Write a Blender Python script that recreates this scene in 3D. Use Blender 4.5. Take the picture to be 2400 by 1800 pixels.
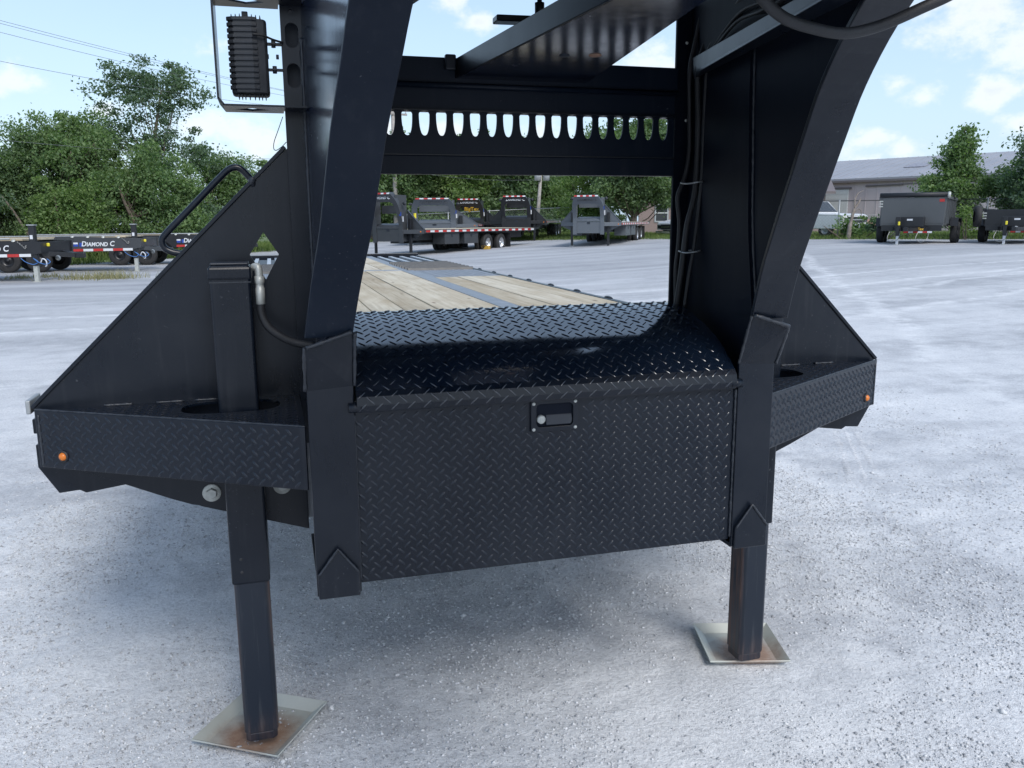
import bpy, math, random
import numpy as np
from mathutils import Vector, Matrix

random.seed(7); rng = np.random.default_rng(7)
for o in list(bpy.data.objects): bpy.data.objects.remove(o)
SC = bpy.context.scene; COL = SC.collection
R = math.radians

# ------------------------------------------------------------------ camera
cam = bpy.data.cameras.new('camera'); camo = bpy.data.objects.new('camera', cam); COL.objects.link(camo)
SC.camera = camo
PITCH, YAW, ROLL = .1917, .2734, -.0066
F_ = Vector((math.sin(YAW)*math.cos(PITCH), math.cos(YAW)*math.cos(PITCH), -math.sin(PITCH)))
R_ = Vector((math.cos(YAW), -math.sin(YAW), 0)); U_ = R_.cross(F_)
R2 = math.cos(ROLL)*R_+math.sin(ROLL)*U_; U2 = -math.sin(ROLL)*R_+math.cos(ROLL)*U_
camo.matrix_world = Matrix(((R2.x, U2.x, -F_.x, -.6727), (R2.y, U2.y, -F_.y, -2.3909), (R2.z, U2.z, -F_.z, 1.4773), (0, 0, 0, 1)))
cam.sensor_width = 36; cam.lens = 36*1968.889/2400; cam.clip_start = .05; cam.clip_end = 3000
SC.render.resolution_x, SC.render.resolution_y = 1024, 768

# ------------------------------------------------------------------ sky, sun, exposure
SUN_EL, SUN_AZ = R(44), R(166)          # azimuth clockwise from +Y
SKY_STRENGTH, SUN_STRENGTH, EXPOSURE = .11, 1.25, .88
SC.view_settings.view_transform = 'Standard'; SC.view_settings.look = 'None'
SC.view_settings.gamma = 1; SC.view_settings.use_curve_mapping = False
SC.view_settings.exposure = EXPOSURE
W = bpy.data.worlds.new('World'); SC.world = W; W.use_nodes = True
nt = W.node_tree; N = nt.nodes; L = nt.links
for n in list(N): N.remove(n)
def nd(t, typ, **kw):
    n = t.nodes.new(typ)
    for k, v in kw.items(): setattr(n, k, v)
    return n
def mth(t, op, a, b=None, c=None, clamp=False):
    n = t.nodes.new('ShaderNodeMath'); n.operation = op; n.use_clamp = clamp
    for i, x in enumerate((a, b, c)):
        if x is None: continue
        if isinstance(x, (int, float)): n.inputs[i].default_value = x
        else: t.links.new(x, n.inputs[i])
    return n.outputs[0]
def vmth(t, op, a, b=None):
    n = t.nodes.new('ShaderNodeVectorMath'); n.operation = op
    for i, x in enumerate((a, b)):
        if x is None: continue
        if isinstance(x, (tuple, list)): n.inputs[i].default_value = x
        else: t.links.new(x, n.inputs[i])
    return n
def ramp(t, fac, stops, interp='LINEAR'):
    n = t.nodes.new('ShaderNodeValToRGB'); cr = n.color_ramp; cr.interpolation = interp
    while len(cr.elements) < len(stops): cr.elements.new(.5)
    for e, (p, c) in zip(cr.elements, stops):
        e.position = p; e.color = (*c, 1) if len(c) == 3 else c
    t.links.new(fac, n.inputs[0]); return n.outputs[0]
def mixc(t, fac, a, b, mode='MIX'):
    n = t.nodes.new('ShaderNodeMix'); n.data_type = 'RGBA'; n.blend_type = mode
    for i, x in ((0, fac), (6, a), (7, b)):
        if isinstance(x, (int, float)): n.inputs[i].default_value = x
        elif isinstance(x, (tuple, list)): n.inputs[i].default_value = (*x, 1) if len(x) == 3 else x
        else: t.links.new(x, n.inputs[i])
    return n.outputs[2]
sky = nd(nt, 'ShaderNodeTexSky', sky_type='NISHITA', sun_disc=False, sun_elevation=SUN_EL, sun_rotation=SUN_AZ, air_density=1.0, dust_density=1.6, ozone_density=1.0)
tc = nd(nt, 'ShaderNodeTexCoord'); dirv = tc.outputs['Generated']
sep = nd(nt, 'ShaderNodeSeparateXYZ'); L.new(dirv, sep.inputs[0])
zc = mth(nt, 'MAXIMUM', sep.outputs[2], 0.0)
# thin high veil, whiter towards the horizon
plane = vmth(nt, 'DIVIDE', dirv, None)
cmb = nd(nt, 'ShaderNodeCombineXYZ'); zz = mth(nt, 'ADD', zc, .12)
for i in range(3): L.new(zz, cmb.inputs[i])
L.new(cmb.outputs[0], plane.inputs[1])
nv = nd(nt, 'ShaderNodeTexNoise'); nv.inputs['Scale'].default_value = .9; nv.inputs['Detail'].default_value = 6; nv.inputs['Roughness'].default_value = .55
L.new(plane.outputs[0], nv.inputs['Vector'])
veil = mth(nt, 'MULTIPLY_ADD', nv.outputs[0], .46, mth(nt, 'MULTIPLY_ADD', mth(nt, 'SUBTRACT', 1.0, mth(nt, 'MULTIPLY', zc, 2.6, clamp=True)), .36, .12), clamp=True)
SKYWHITE = (3.3, 4.35, 5.6)
skyc = mixc(nt, veil, sky.outputs[0], SKYWHITE)
# cumulus: ragged puffs
dn = vmth(nt, 'MULTIPLY', dirv, (1, 1, 1.5))
n1 = nd(nt, 'ShaderNodeTexNoise'); n1.inputs['Scale'].default_value = 26; n1.inputs['Detail'].default_value = 8; n1.inputs['Roughness'].default_value = .62
L.new(dn.outputs[0], n1.inputs['Vector'])
n2 = nd(nt, 'ShaderNodeTexNoise'); n2.inputs['Scale'].default_value = 7.5; n2.inputs['Detail'].default_value = 5
L.new(dn.outputs[0], n2.inputs['Vector'])
CLOUDS = [((-.234,.962,.139),.040),((-.03,.995,.092),.060),((-.066,.993,.104),.045),((-.002,.995,.082),.045),((.228,.95,.213),.036),((.198,.952,.235),.030),
 ((.413,.893,.172),.052),((.43,.885,.160),.046),((.673,.715,.19),.092),((.711,.684,.164),.075),((.637,.743,.204),.036),((.651,.749,.122),.032),((.693,.711,.123),.046),
 ((.628,.766,.137),.026),((.615,.784,.083),.036),((.607,.792,.060),.044),((.642,.763,.070),.030),((.715,.693,.091),.03),((-.155,.98,.120),.028),((.204,.973,.100),.05),((.129,.986,.100),.044),((.30,.95,.09),.05)]
tot = None
for d, r in CLOUDS:
    df = vmth(nt, 'SUBTRACT', dirv, d); sc = vmth(nt, 'MULTIPLY', df.outputs[0], (1, 1, 1.7)); ln = vmth(nt, 'LENGTH', sc.outputs[0])
    v = mth(nt, 'SUBTRACT', 1.0, mth(nt, 'DIVIDE', ln.outputs[1], r), clamp=True)
    tot = v if tot is None else mth(nt, 'MAXIMUM', tot, v)
field = mth(nt, 'ADD', tot, mth(nt, 'MULTIPLY', mth(nt, 'SUBTRACT', n2.outputs[0], .60, clamp=True), 2.6))
dens = mth(nt, 'ADD', mth(nt, 'MULTIPLY', field, 1.15), mth(nt, 'MULTIPLY', mth(nt, 'SUBTRACT', n1.outputs[0], .60), 2.6))
mr = nd(nt, 'ShaderNodeMapRange', interpolation_type='SMOOTHSTEP'); L.new(dens, mr.inputs[0])
mr.inputs[1].default_value = -.05; mr.inputs[2].default_value = .95
mask = mth(nt, 'MULTIPLY', mr.outputs[0], mth(nt, 'MULTIPLY', field, 6.0, clamp=True))
core = mth(nt, 'MULTIPLY', mth(nt, 'SUBTRACT', dens, .55, clamp=True), 1.0, clamp=True)
ccol = mixc(nt, core, (5.2, 5.4, 5.6), (4.1, 4.45, 4.9))
skyc = mixc(nt, mth(nt, 'MULTIPLY', mask, .86), skyc, ccol)
bg = nd(nt, 'ShaderNodeBackground'); L.new(skyc, bg.inputs[0]); bg.inputs[1].default_value = SKY_STRENGTH
wo = nd(nt, 'ShaderNodeOutputWorld'); L.new(bg.outputs[0], wo.inputs[0])
sl = bpy.data.lights.new('sun', 'SUN'); so = bpy.data.objects.new('sun', sl); COL.objects.link(so)
sl.energy = SUN_STRENGTH; sl.angle = R(20); sl.color = (1, .975, .94)
sd = Vector((math.sin(SUN_AZ)*math.cos(SUN_EL), math.cos(SUN_AZ)*math.cos(SUN_EL), math.sin(SUN_EL)))
so.rotation_euler = sd.to_track_quat('Z', 'Y').to_euler(); so.location = (0, 0, 30)

# ------------------------------------------------------------------ materials
def newmat(name):
    m = bpy.data.materials.new(name); m.use_nodes = True
    t = m.node_tree
    for n in list(t.nodes): t.nodes.remove(n)
    o = t.nodes.new('ShaderNodeOutputMaterial'); b = t.nodes.new('ShaderNodeBsdfPrincipled')
    t.links.new(b.outputs[0], o.inputs[0]); return m, t, b
def noise(t, scale, detail=4, rough=.5, vec=None, dist=0):
    n = t.nodes.new('ShaderNodeTexNoise'); n.inputs['Scale'].default_value = scale; n.inputs['Detail'].default_value = detail
    n.inputs['Roughness'].default_value = rough; n.inputs['Distortion'].default_value = dist
    if vec is None: vec = t.nodes.new('ShaderNodeTexCoord').outputs['Object']
    t.links.new(vec, n.inputs['Vector']); return n.outputs[0]
def scaled(t, s, src='Object'):
    c = t.nodes.new('ShaderNodeTexCoord'); return vmth(t, 'MULTIPLY', c.outputs[src], s).outputs[0]
def bump(t, b, h, strength, dist):
    n = t.nodes.new('ShaderNodeBump'); n.inputs['Strength'].default_value = strength; n.inputs['Distance'].default_value = dist
    t.links.new(h, n.inputs['Height']); t.links.new(n.outputs[0], b.inputs['Normal'])
def simple(name, col, rough=.5, metal=0, var=.25, scale=8, bmp=0, bscale=60, rvar=.1, spec=.5):
    m, t, b = newmat(name); n = noise(t, scale, 5, .6)
    lo = tuple(c*(1-var) for c in col); hi = tuple(min(1, c*(1+var)) for c in col)
    t.links.new(ramp(t, n, [(.3, lo), (.7, hi)]), b.inputs['Base Color'])
    t.links.new(mth(t, 'MULTIPLY_ADD', n, rvar*2, rough-rvar), b.inputs['Roughness'])
    b.inputs['Metallic'].default_value = metal; b.inputs['Specular IOR Level'].default_value = spec
    if bmp: bump(t, b, noise(t, bscale, 3), bmp, .002)
    return m
def paint(name, col, rough, dust=.5, speck=.6, peel=.05, spec=.5, ior=1.5):
    """gloss enamel with orange peel, settled dust and mud specks"""
    m, t, b = newmat(name)
    big = noise(t, 3.2, 6, .65); fine = noise(t, 140, 2); sp = noise(t, 120, 2, .5); sp2 = noise(t, 5, 4, .65); st_ = noise(t, 1, 4, .6, scaled(t, (34, 34, 2.2)))
    spm = mth(t, 'MULTIPLY', ramp(t, sp, [(.68, (0, 0, 0)), (.74, (1, 1, 1))]), ramp(t, sp2, [(.50, (0, 0, 0)), (.66, (1, 1, 1))]))
    dm = mth(t, 'MULTIPLY', ramp(t, big, [(.38, (0, 0, 0)), (.75, (1, 1, 1))]), dust)
    c = mixc(t, mth(t, 'MULTIPLY', dm, .045), col, (.30, .32, .35))
    c = mixc(t, mth(t, 'MULTIPLY', ramp(t, st_, [(.56, (0, 0, 0)), (.72, (1, 1, 1))]), dust*.035), c, (.30, .31, .33))
    c = mixc(t, mth(t, 'MULTIPLY', spm, speck*.7), c, (.20, .21, .23))
    t.links.new(c, b.inputs['Base Color'])
    r = mth(t, 'ADD', mth(t, 'ADD', mth(t, 'MULTIPLY_ADD', big, .16, rough-.08), mth(t, 'MULTIPLY_ADD', st_, .10, -.05)), mth(t, 'MULTIPLY', spm, .3))
    t.links.new(r, b.inputs['Roughness']); b.inputs['Specular IOR Level'].default_value = spec; b.inputs['IOR'].default_value = ior
    bump(t, b, mth(t, 'ADD', fine, mth(t, 'MULTIPLY', big, 3)), peel, .001)
    return m
M = {}
M['black'] = paint('black_paint', (.0020, .0048, .0110), .29, .7, .4, .06, .36)
M['blacklid'] = paint('black_gloss_paint', (.004, .009, .020), .11, .2, .1, .01, .5, 3.2)
M['blacklidlug'] = paint('gloss_black_lugs', (.003, .007, .016), .17, .2, .1, .02, .5, 1.8)
M['blacklug'] = paint('worn_black_lugs', (.003, .007, .016), .27, .2, .1, .02, .5, 1.5)
M['blackdull'] = paint('black_dull_paint', (.010, .015, .025), .5, .8, .7, .1)
M['blackshade'] = paint('shaded_black_paint', (.0025, .005, .012), .55, .2, .25, .05, .12)  # dulled copy of the black paint; shade on inner faces put into it
M['blackhalfshade'] = paint('half_shaded_satin_black', (.0035, .0085, .019), .42, .5, .6, .08, .22)  # half-dulled black copy; shade on cross beam and left flange put into it
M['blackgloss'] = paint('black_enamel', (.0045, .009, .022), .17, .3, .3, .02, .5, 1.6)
M['strap'] = simple('worn_yellow_plastic', (.42, .26, .045), .6, var=.2)
M['rubber'] = simple('hose_rubber', (.018, .019, .022), .6, var=.3, scale=30, bmp=.3, bscale=200)
M['tyre'] = simple('tyre_rubber', (.022, .022, .023), .75, var=.3, scale=12, bmp=.3)
M['ledbody'] = simple('cast_aluminium_black', (.022, .026, .033), .55, var=.2, scale=40, bmp=.2, bscale=150)
M['zinc'] = simple('zinc_plated_steel', (.46, .47, .44), .42, metal=.3, var=.2, scale=40)
M['rim'] = simple('polished_wheel', (.62, .63, .65), .3, metal=.9, var=.1)
M['amber'] = simple('amber_lens', (.62, .17, .02), .25, var=.15, scale=60)
M['weld'] = simple('painted_weld', (.022, .026, .034), .42, var=.3, scale=90, bmp=.5, bscale=120)
M['red'] = simple('red_reflective_tape', (.42, .028, .025), .4, var=.12, scale=3)
M['white'] = simple('white_reflective_tape', (.62, .64, .66), .4, var=.06, scale=3)
M['lettering'] = simple('white_lettering', (.66, .68, .70), .45, var=.05)
M['letterdark'] = simple('dark_lettering', (.03, .032, .036), .45, var=.05)
M['letteryel'] = simple('yellow_lettering', (.75, .45, .03), .45, var=.05)
M['bluelabel'] = simple('blue_sticker', (.02, .06, .32), .45, var=.1)
M['whitelabel'] = simple('white_sticker', (.62, .64, .68), .5, var=.06)
M['yellow'] = simple('yellow_plastic', (.72, .62, .04), .45, var=.1)
M['chain'] = simple('zinc_chain', (.30, .30, .29), .4, metal=.6, var=.15)
M['wireblue'] = simple('blue_wire', (.05, .16, .42), .5, var=.1)
M['gunmetal'] = paint('gunmetal_paint', (.042, .046, .052), .38, .6, .2)
M['midgrey'] = paint('mid_grey_paint', (.098, .112, .130), .42, .4, .2)
M['farblack'] = paint('far_black_paint', (.012, .013, .016), .36, .3, .2)
M['dumpgrey'] = paint('charcoal_paint', (.075, .082, .088), .45, .5, .2)
M['tarp'] = simple('vinyl_tarp', (.014, .016, .02), .55, var=.2)
M['steeldeck'] = simple('worn_steel_deck', (.235, .25, .275), .42, metal=.35, var=.25, scale=14)
M['steelbar'] = simple('black_steel_bar', (.022, .025, .03), .45, var=.3, scale=20)
M['bright'] = simple('worn_bright_bar', (.48, .50, .53), .4, metal=.4, var=.2, scale=12)
M['pole'] = simple('weathered_pole', (.33, .31, .29), .8, var=.25, scale=6)
M['transformer'] = simple('grey_transformer', (.42, .45, .48), .45, var=.06)
M['wire'] = simple('wire', (.16, .17, .18), .6, var=.1)
M['galv'] = simple('galvanised_pipe', (.34, .36, .37), .5, metal=.5, var=.2)
M['glass'] = simple('dark_glass', (.03, .035, .04), .06, var=.1)
M['carwhite'] = simple('white_car_paint', (.70, .71, .72), .25, var=.04)
M['chrome'] = simple('chrome', (.6, .6, .6), .15, metal=1, var=.05)
M['bark'] = simple('bark', (.13, .105, .085), .9, var=.4, scale=9, bmp=.6, bscale=20)
M['deadwood'] = simple('dead_wood', (.22, .19, .165), .9, var=.35, scale=8, bmp=.6, bscale=20)
M['cream'] = simple('cream_siding', (.55, .52, .42), .7, var=.08)
M['wallmauve'] = simple('mauve_metal_wall', (.55, .475, .49), .6, var=.07, scale=.4)
M['roofmetal'] = simple('pale_metal_roof', (.31, .315, .345), .5, metal=.0, var=.09, scale=.5)
M['doorwhite'] = simple('white_door', (.66, .68, .68), .5, var=.05)
M['brick'] = simple('mauve_brick', (.29, .225, .215), .85, var=.2, scale=20)
M['trimdark'] = simple('dark_trim', (.16, .14, .145), .6, var=.1)
M['rust'] = simple('rust_tarp', (.30, .17, .12), .8, var=.3)

def m_wood():
    m, t, b = newmat('weathered_pine')
    oi = t.nodes.new('ShaderNodeObjectInfo'); tcn = t.nodes.new('ShaderNodeTexCoord')
    cmbn = t.nodes.new('ShaderNodeCombineXYZ'); rr = mth(t, 'MULTIPLY', oi.outputs['Random'], 37.0)
    for i in range(3): t.links.new(rr, cmbn.inputs[i])
    vec = vmth(t, 'ADD', tcn.outputs['Object'], cmbn.outputs[0]).outputs[0]
    g = noise(t, 1, 6, .6, vmth(t, 'MULTIPLY', vec, (38, 1.6, 38)).outputs[0], .6)
    st = noise(t, 1, 5, .6, vmth(t, 'MULTIPLY', vec, (5, 1.3, 5)).outputs[0], .4)
    kn = t.nodes.new('ShaderNodeTexVoronoi'); kn.inputs['Scale'].default_value = 1
    t.links.new(vmth(t, 'MULTIPLY', vec, (7.5, 2.2, 1)).outputs[0], kn.inputs['Vector'])
    c = ramp(t, g, [(.25, (.37, .32, .235)), (.5, (.53, .475, .37)), (.75, (.62, .575, .48))])
    c = mixc(t, ramp(t, st, [(.42, (0, 0, 0)), (.7, (.7, .7, .7))]), c, (.33, .255, .155))
    c = mixc(t, ramp(t, kn.outputs[0], [(.05, (.9, .9, .9)), (.11, (0, 0, 0))]), c, (.16, .10, .06))
    tint = ramp(t, oi.outputs['Random'], [(0, (.80, .76, .70)), (.5, (1, .98, .94)), (1, (1.06, 1.07, 1.10))])
    t.links.new(mixc(t, 1.0, c, tint, 'MULTIPLY'), b.inputs['Base Color'])
    b.inputs['Roughness'].default_value = .75; bump(t, b, g, .35, .002); return m
M['wood'] = m_wood()
def m_pad():
    m, t, b = newmat('yellowed_zinc_pad')
    co = t.nodes.new('ShaderNodeTexCoord').outputs['Object']
    off = vmth(t, 'SUBTRACT', co, (.015, -.045, 0)); ln = vmth(t, 'LENGTH', off.outputs[0]).outputs[1]
    n = noise(t, 30, 5, .65); n2 = noise(t, 7, 4)
    c = ramp(t, n2, [(.3, (.42, .44, .41)), (.7, (.54, .56, .52))])
    rm = ramp(t, mth(t, 'ADD', ln, mth(t, 'MULTIPLY', mth(t, 'SUBTRACT', n, .5), .07)), [(.070, (1, 1, 1)), (.145, (0, 0, 0))])
    c = mixc(t, mth(t, 'MULTIPLY', rm, .92), c, ramp(t, n, [(.3, (.24, .12, .07)), (.7, (.40, .25, .165))]))
    t.links.new(c, b.inputs['Base Color']); b.inputs['Metallic'].default_value = .25; b.inputs['Roughness'].default_value = .5
    return m
M['pad'] = m_pad()
def m_leg():
    m, t, b = newmat('black_leg_with_rust')
    co = t.nodes.new('ShaderNodeTexCoord').outputs['Object']
    sx = t.nodes.new('ShaderNodeSeparateXYZ'); t.links.new(co, sx.inputs[0])
    n = noise(t, 1, 5, .6, vmth(t, 'MULTIPLY', co, (70, 70, 5)).outputs[0])
    ed = ramp(t, mth(t, 'ABSOLUTE', sx.outputs[0]), [(.040, (0, 0, 0)), (.047, (1, 1, 1))])
    lo = ramp(t, sx.outputs[2], [(.075, (1, 1, 1)), (.13, (0, 0, 0))])
    k = mth(t, 'MULTIPLY', mth(t, 'MAXIMUM', ed, mth(t, 'MULTIPLY', lo, .3)), ramp(t, n, [(.42, (0, 0, 0)), (.6, (1, 1, 1))]))
    st = ramp(t, n, [(.58, (.007, .012, .022)), (.78, (.045, .05, .058))])
    c = mixc(t, mth(t, 'MULTIPLY', k, .65), st, (.16, .085, .06))
    t.links.new(c, b.inputs['Base Color']); t.links.new(mth(t, 'MULTIPLY_ADD', k, .4, .3), b.inputs['Roughness']); return m
M['leg'] = m_leg()
def m_gravel():
    m, t, b = newmat('crushed_limestone')
    co = t.nodes.new('ShaderNodeTexCoord').outputs['Object']
    big = noise(t, .55, 6, .62, co, .4); mid = noise(t, 3.5, 6, .7, co); fine = noise(t, 60, 4, .7, co); vfine = noise(t, 230, 2, .6, co)
    trk = noise(t, 1, 5, .6, vmth(t, 'MULTIPLY', co, (.10, .9, 1)).outputs[0], .3)
    v = mth(t, 'ADD', mth(t, 'MULTIPLY', big, .60), mth(t, 'ADD', mth(t, 'MULTIPLY', mid, .38), mth(t, 'MULTIPLY', trk, .34)))
    c = ramp(t, v, [(.45, (.36, .37, .392)), (.56, (.49, .505, .53)), (.67, (.66, .675, .695)), (.82, (.78, .79, .80))])
    sy = t.nodes.new('ShaderNodeSeparateXYZ'); t.links.new(co, sy.inputs[0])
    farm = mth(t, 'MULTIPLY', ramp(t, mth(t, 'MULTIPLY_ADD', big, .25, mth(t, 'MULTIPLY', sy.outputs[1], .03)), [(.20, (0, 0, 0)), (.70, (1, 1, 1))]), .75)
    c = mixc(t, farm, c, ramp(t, trk, [(.35, (.27, .28, .30)), (.55, (.345, .355, .378)), (.68, (.46, .475, .50))]))
    f = ramp(t, fine, [(.30, (.62, .62, .64)), (.5, (.98, .98, .98)), (.72, (1.12, 1.12, 1.12))])
    c = mixc(t, .75, c, f, 'MULTIPLY')
    sx_, sy_ = sy.outputs[0], sy.outputs[1]; wob = mth(t, 'MULTIPLY', mth(t, 'SUBTRACT', noise(t, .35, 2, .5, co), .5), 1.1)
    for (a_, b_, c_) in ((.86, -.50, -1.05), (.86, -.50, -2.75), (-.28, .96, -5.2), (-.28, .96, -6.9), (-.05, 1.0, -11.0), (-.05, 1.0, -12.7)):
        d_ = mth(t, 'ABSOLUTE', mth(t, 'ADD', mth(t, 'ADD', mth(t, 'MULTIPLY_ADD', sx_, a_, c_), mth(t, 'MULTIPLY', sy_, b_)), wob))
        k_ = mth(t, 'MULTIPLY', ramp(t, d_, [(.06, (1, 1, 1)), (.20, (0, 0, 0))]), ramp(t, mid, [(.38, (.05, .05, .05)), (.62, (.55, .55, .55))]))
        c = mixc(t, k_, c, (.78, .79, .80))
    f2 = ramp(t, vfine, [(.3, (.72, .72, .73)), (.55, (1.02, 1.02, 1.02))])
    c = mixc(t, .55, c, f2, 'MULTIPLY')
    t.links.new(c, b.inputs['Base Color']); b.inputs['Roughness'].default_value = .92; b.inputs['Specular IOR Level'].default_value = .2
    bump(t, b, mth(t, 'ADD', mth(t, 'MULTIPLY', fine, 1.0), mth(t, 'MULTIPLY', vfine, .35)), .75, .010); return m
M['gravel'] = m_gravel()
def island(name, stops, rough=.8, transl=0, noise_s=None):
    m, t, b = newmat(name)
    g = t.nodes.new('ShaderNodeNewGeometry'); v = g.outputs['Random Per Island']
    if noise_s: v = mth(t, 'ADD', mth(t, 'MULTIPLY', v, .6), mth(t, 'MULTIPLY', noise(t, noise_s, 3), .4))
    c = ramp(t, v, stops); t.links.new(c, b.inputs['Base Color']); b.inputs['Roughness'].default_value = rough
    b.inputs['Specular IOR Level'].default_value = .25
    if transl:
        o = [n for n in t.nodes if n.type == 'OUTPUT_MATERIAL'][0]
        tr = t.nodes.new('ShaderNodeBsdfTranslucent'); t.links.new(mixc(t, 1.0, c, (1.1, 1.35, .5), 'MULTIPLY'), tr.inputs[0])
        mx = t.nodes.new('ShaderNodeMixShader'); mx.inputs[0].default_value = transl
        t.links.new(b.outputs[0], mx.inputs[1]); t.links.new(tr.outputs[0], mx.inputs[2]); t.links.new(mx.outputs[0], o.inputs[0])
    return m
M['stone'] = island('limestone_chips', [(0, (.30, .31, .33)), (.35, (.47, .48, .50)), (.75, (.60, .615, .635)), (1, (.68, .69, .70))], .9)
LEAF = {k: island('leaf_'+k, st, .55, .46, ns) for k, st, ns in (
  ('deep', [(.1, (.085, .138, .080)), (.5, (.145, .215, .112)), (.9, (.225, .305, .15))], .35),
  ('mid', [(.1, (.088, .152, .08)), (.5, (.17, .25, .115)), (.9, (.235, .32, .14))], .35),
  ('light', [(.1, (.105, .170, .070)), (.5, (.170, .250, .095)), (.9, (.250, .335, .130))], .4),
  ('bluish', [(.1, (.075, .125, .090)), (.5, (.122, .180, .122)), (.9, (.180, .245, .155))], .35))}
M['grassblade'] = island('grass_blades', [(0, (.075, .125, .035)), (.5, (.125, .180, .055)), (1, (.200, .235, .09))], .8, .3)
M['drygrass'] = island('dry_grass_blades', [(0, (.15, .16, .07)), (.5, (.27, .25, .14)), (1, (.38, .34, .21))], .85, .2)
M['grassground'] = simple('grass_soil', (.115, .150, .055), .95, var=.35, scale=1.2, bmp=.5, bscale=30)

# ------------------------------------------------------------------ mesh helper
class MB:
    def __init__(s): s.v = []; s.f = []; s.sm = []
    def add(s, vs, fs, smooth=False):
        o = len(s.v); s.v += [tuple(p) for p in vs]
        for f in fs: s.f.append([i+o for i in f]); s.sm.append(smooth)
        return s
    def box(s, x0, x1, y0, y1, z0, z1):
        v = [(x, y, z) for z in (z0, z1) for y in (y0, y1) for x in (x0, x1)]
        return s.add(v, [(0, 2, 3, 1), (4, 5, 7, 6), (0, 1, 5, 4), (2, 6, 7, 3), (0, 4, 6, 2), (1, 3, 7, 5)])
    def obox(s, c, ex, ey, ez):
        c, ex, ey, ez = map(Vector, (c, ex, ey, ez))
        v = [c+a*ex+b*ey+d*ez for d in (-1, 1) for b in (-1, 1) for a in (-1, 1)]
        return s.add(v, [(0, 2, 3, 1), (4, 5, 7, 6), (0, 1, 5, 4), (2, 6, 7, 3), (0, 4, 6, 2), (1, 3, 7, 5)])
    def prism(s, poly, ext):
        poly = [Vector(p) for p in poly]; ext = Vector(ext); n = len(poly)
        nn = Vector((0, 0, 0))
        for i in range(n): nn += poly[i].cross(poly[(i+1) % n])
        if nn.dot(ext) > 0: poly = poly[::-1]
        v = poly+[p+ext for p in poly]
        return s.add(v, [tuple(range(n)), tuple(range(2*n-1, n-1, -1))]+[(i, i+n, (i+1) % n+n, (i+1) % n) for i in range(n)])
    def ringplate(s, outer, inner, ext):
        """plate with a hole: outer and inner loops of the same length, both in order"""
        n = len(outer); ext = Vector(ext); o = [Vector(p) for p in outer]; i_ = [Vector(p) for p in inner]
        v = o+i_+[p+ext for p in o]+[p+ext for p in i_]; f = []
        for k in range(n):
            j = (k+1) % n
            f += [(k, j, n+j, n+k), (2*n+k, 3*n+k, 3*n+j, 2*n+j), (k, 2*n+k, 2*n+j, j), (n+k, n+j, 3*n+j, 3*n+k)]
        return s.add(v, f)
    def tube(s, pts, r, n=8, smooth=True):
        pts = [Vector(p) for p in pts]; m = len(pts); rs = r if isinstance(r, (list, tuple)) else [r]*m
        tg = [(pts[min(i+1, m-1)]-pts[max(i-1, 0)]).normalized() for i in range(m)]
        a = Vector((0, 0, 1)) if abs(tg[0].z) < .9 else Vector((1, 0, 0))
        u = (a-tg[0]*a.dot(tg[0])).normalized(); vs = []
        for i in range(m):
            u = (u-tg[i]*u.dot(tg[i])).normalized(); w = tg[i].cross(u)
            for k in range(n):
                an = 2*math.pi*k/n; vs.append(pts[i]+(u*math.cos(an)+w*math.sin(an))*rs[i])
        f = [(i*n+k, i*n+(k+1) % n, (i+1)*n+(k+1) % n, (i+1)*n+k) for i in range(m-1) for k in range(n)]
        s.add(vs, f, smooth); o = len(s.v)-m*n
        s.f.append([o+k for k in range(n)][::-1]); s.sm.append(False)
        s.f.append([o+(m-1)*n+k for k in range(n)]); s.sm.append(False); return s
    def lathe(s, prof, c, axis, n=24, smooth=True):
        c = Vector(c); ax = Vector(axis).normalized(); a = Vector((0, 0, 1)) if abs(ax.z) < .9 else Vector((1, 0, 0))
        u = (a-ax*a.dot(ax)).normalized(); w = ax.cross(u); vs = []
        for (r, h) in prof:
            for k in range(n):
                an = 2*math.pi*k/n; vs.append(c+ax*h+(u*math.cos(an)+w*math.sin(an))*max(r, 1e-4))
        m = len(prof)
        return s.add(vs, [(i*n+k, i*n+(k+1) % n, (i+1)*n+(k+1) % n, (i+1)*n+k) for i in range(m-1) for k in range(n)], smooth)
    def mesh(s, name):
        me = bpy.data.meshes.new(name); me.from_pydata(s.v, [], s.f); me.polygons.foreach_set('use_smooth', s.sm); me.update(); return me
    def build(s, name, mat, parent=None, bevel=0, kind=None, seg=2, loc=None):
        me = s.mesh(name); me.materials.append(mat); o = bpy.data.objects.new(name, me); COL.objects.link(o)
        if parent: o.parent = parent
        if loc is not None: o.location = loc
        if bevel:
            b = o.modifiers.new('bevel', 'BEVEL'); b.width = bevel; b.segments = seg; b.limit_method = 'ANGLE'; b.angle_limit = R(35); b.harden_normals = False
        if kind: o['kind'] = kind
        return o
def tag(o, label, cat, group=None):
    o['label'] = label; o['category'] = cat
    if group: o['group'] = group
    return o
def thing(name, label, cat, loc=(0, 0, 0), rz=0, group=None, scale=1):
    o = bpy.data.objects.new(name, None); COL.objects.link(o); o.location = loc; o.rotation_euler = (0, 0, rz)
    o.scale = scale if isinstance(scale, tuple) else (scale,)*3; o.empty_display_size = .2
    return tag(o, label, cat, group)
def copy_obj(o, parent, loc=None):
    c = o.copy(); COL.objects.link(c); c.parent = parent
    if loc is not None: c.location = loc
    return c
def copy_tree(o, parent=None):
    c = o.copy(); COL.objects.link(c); c.parent = parent
    for ch in list(o.children): copy_tree(ch, c)
    return c
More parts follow.
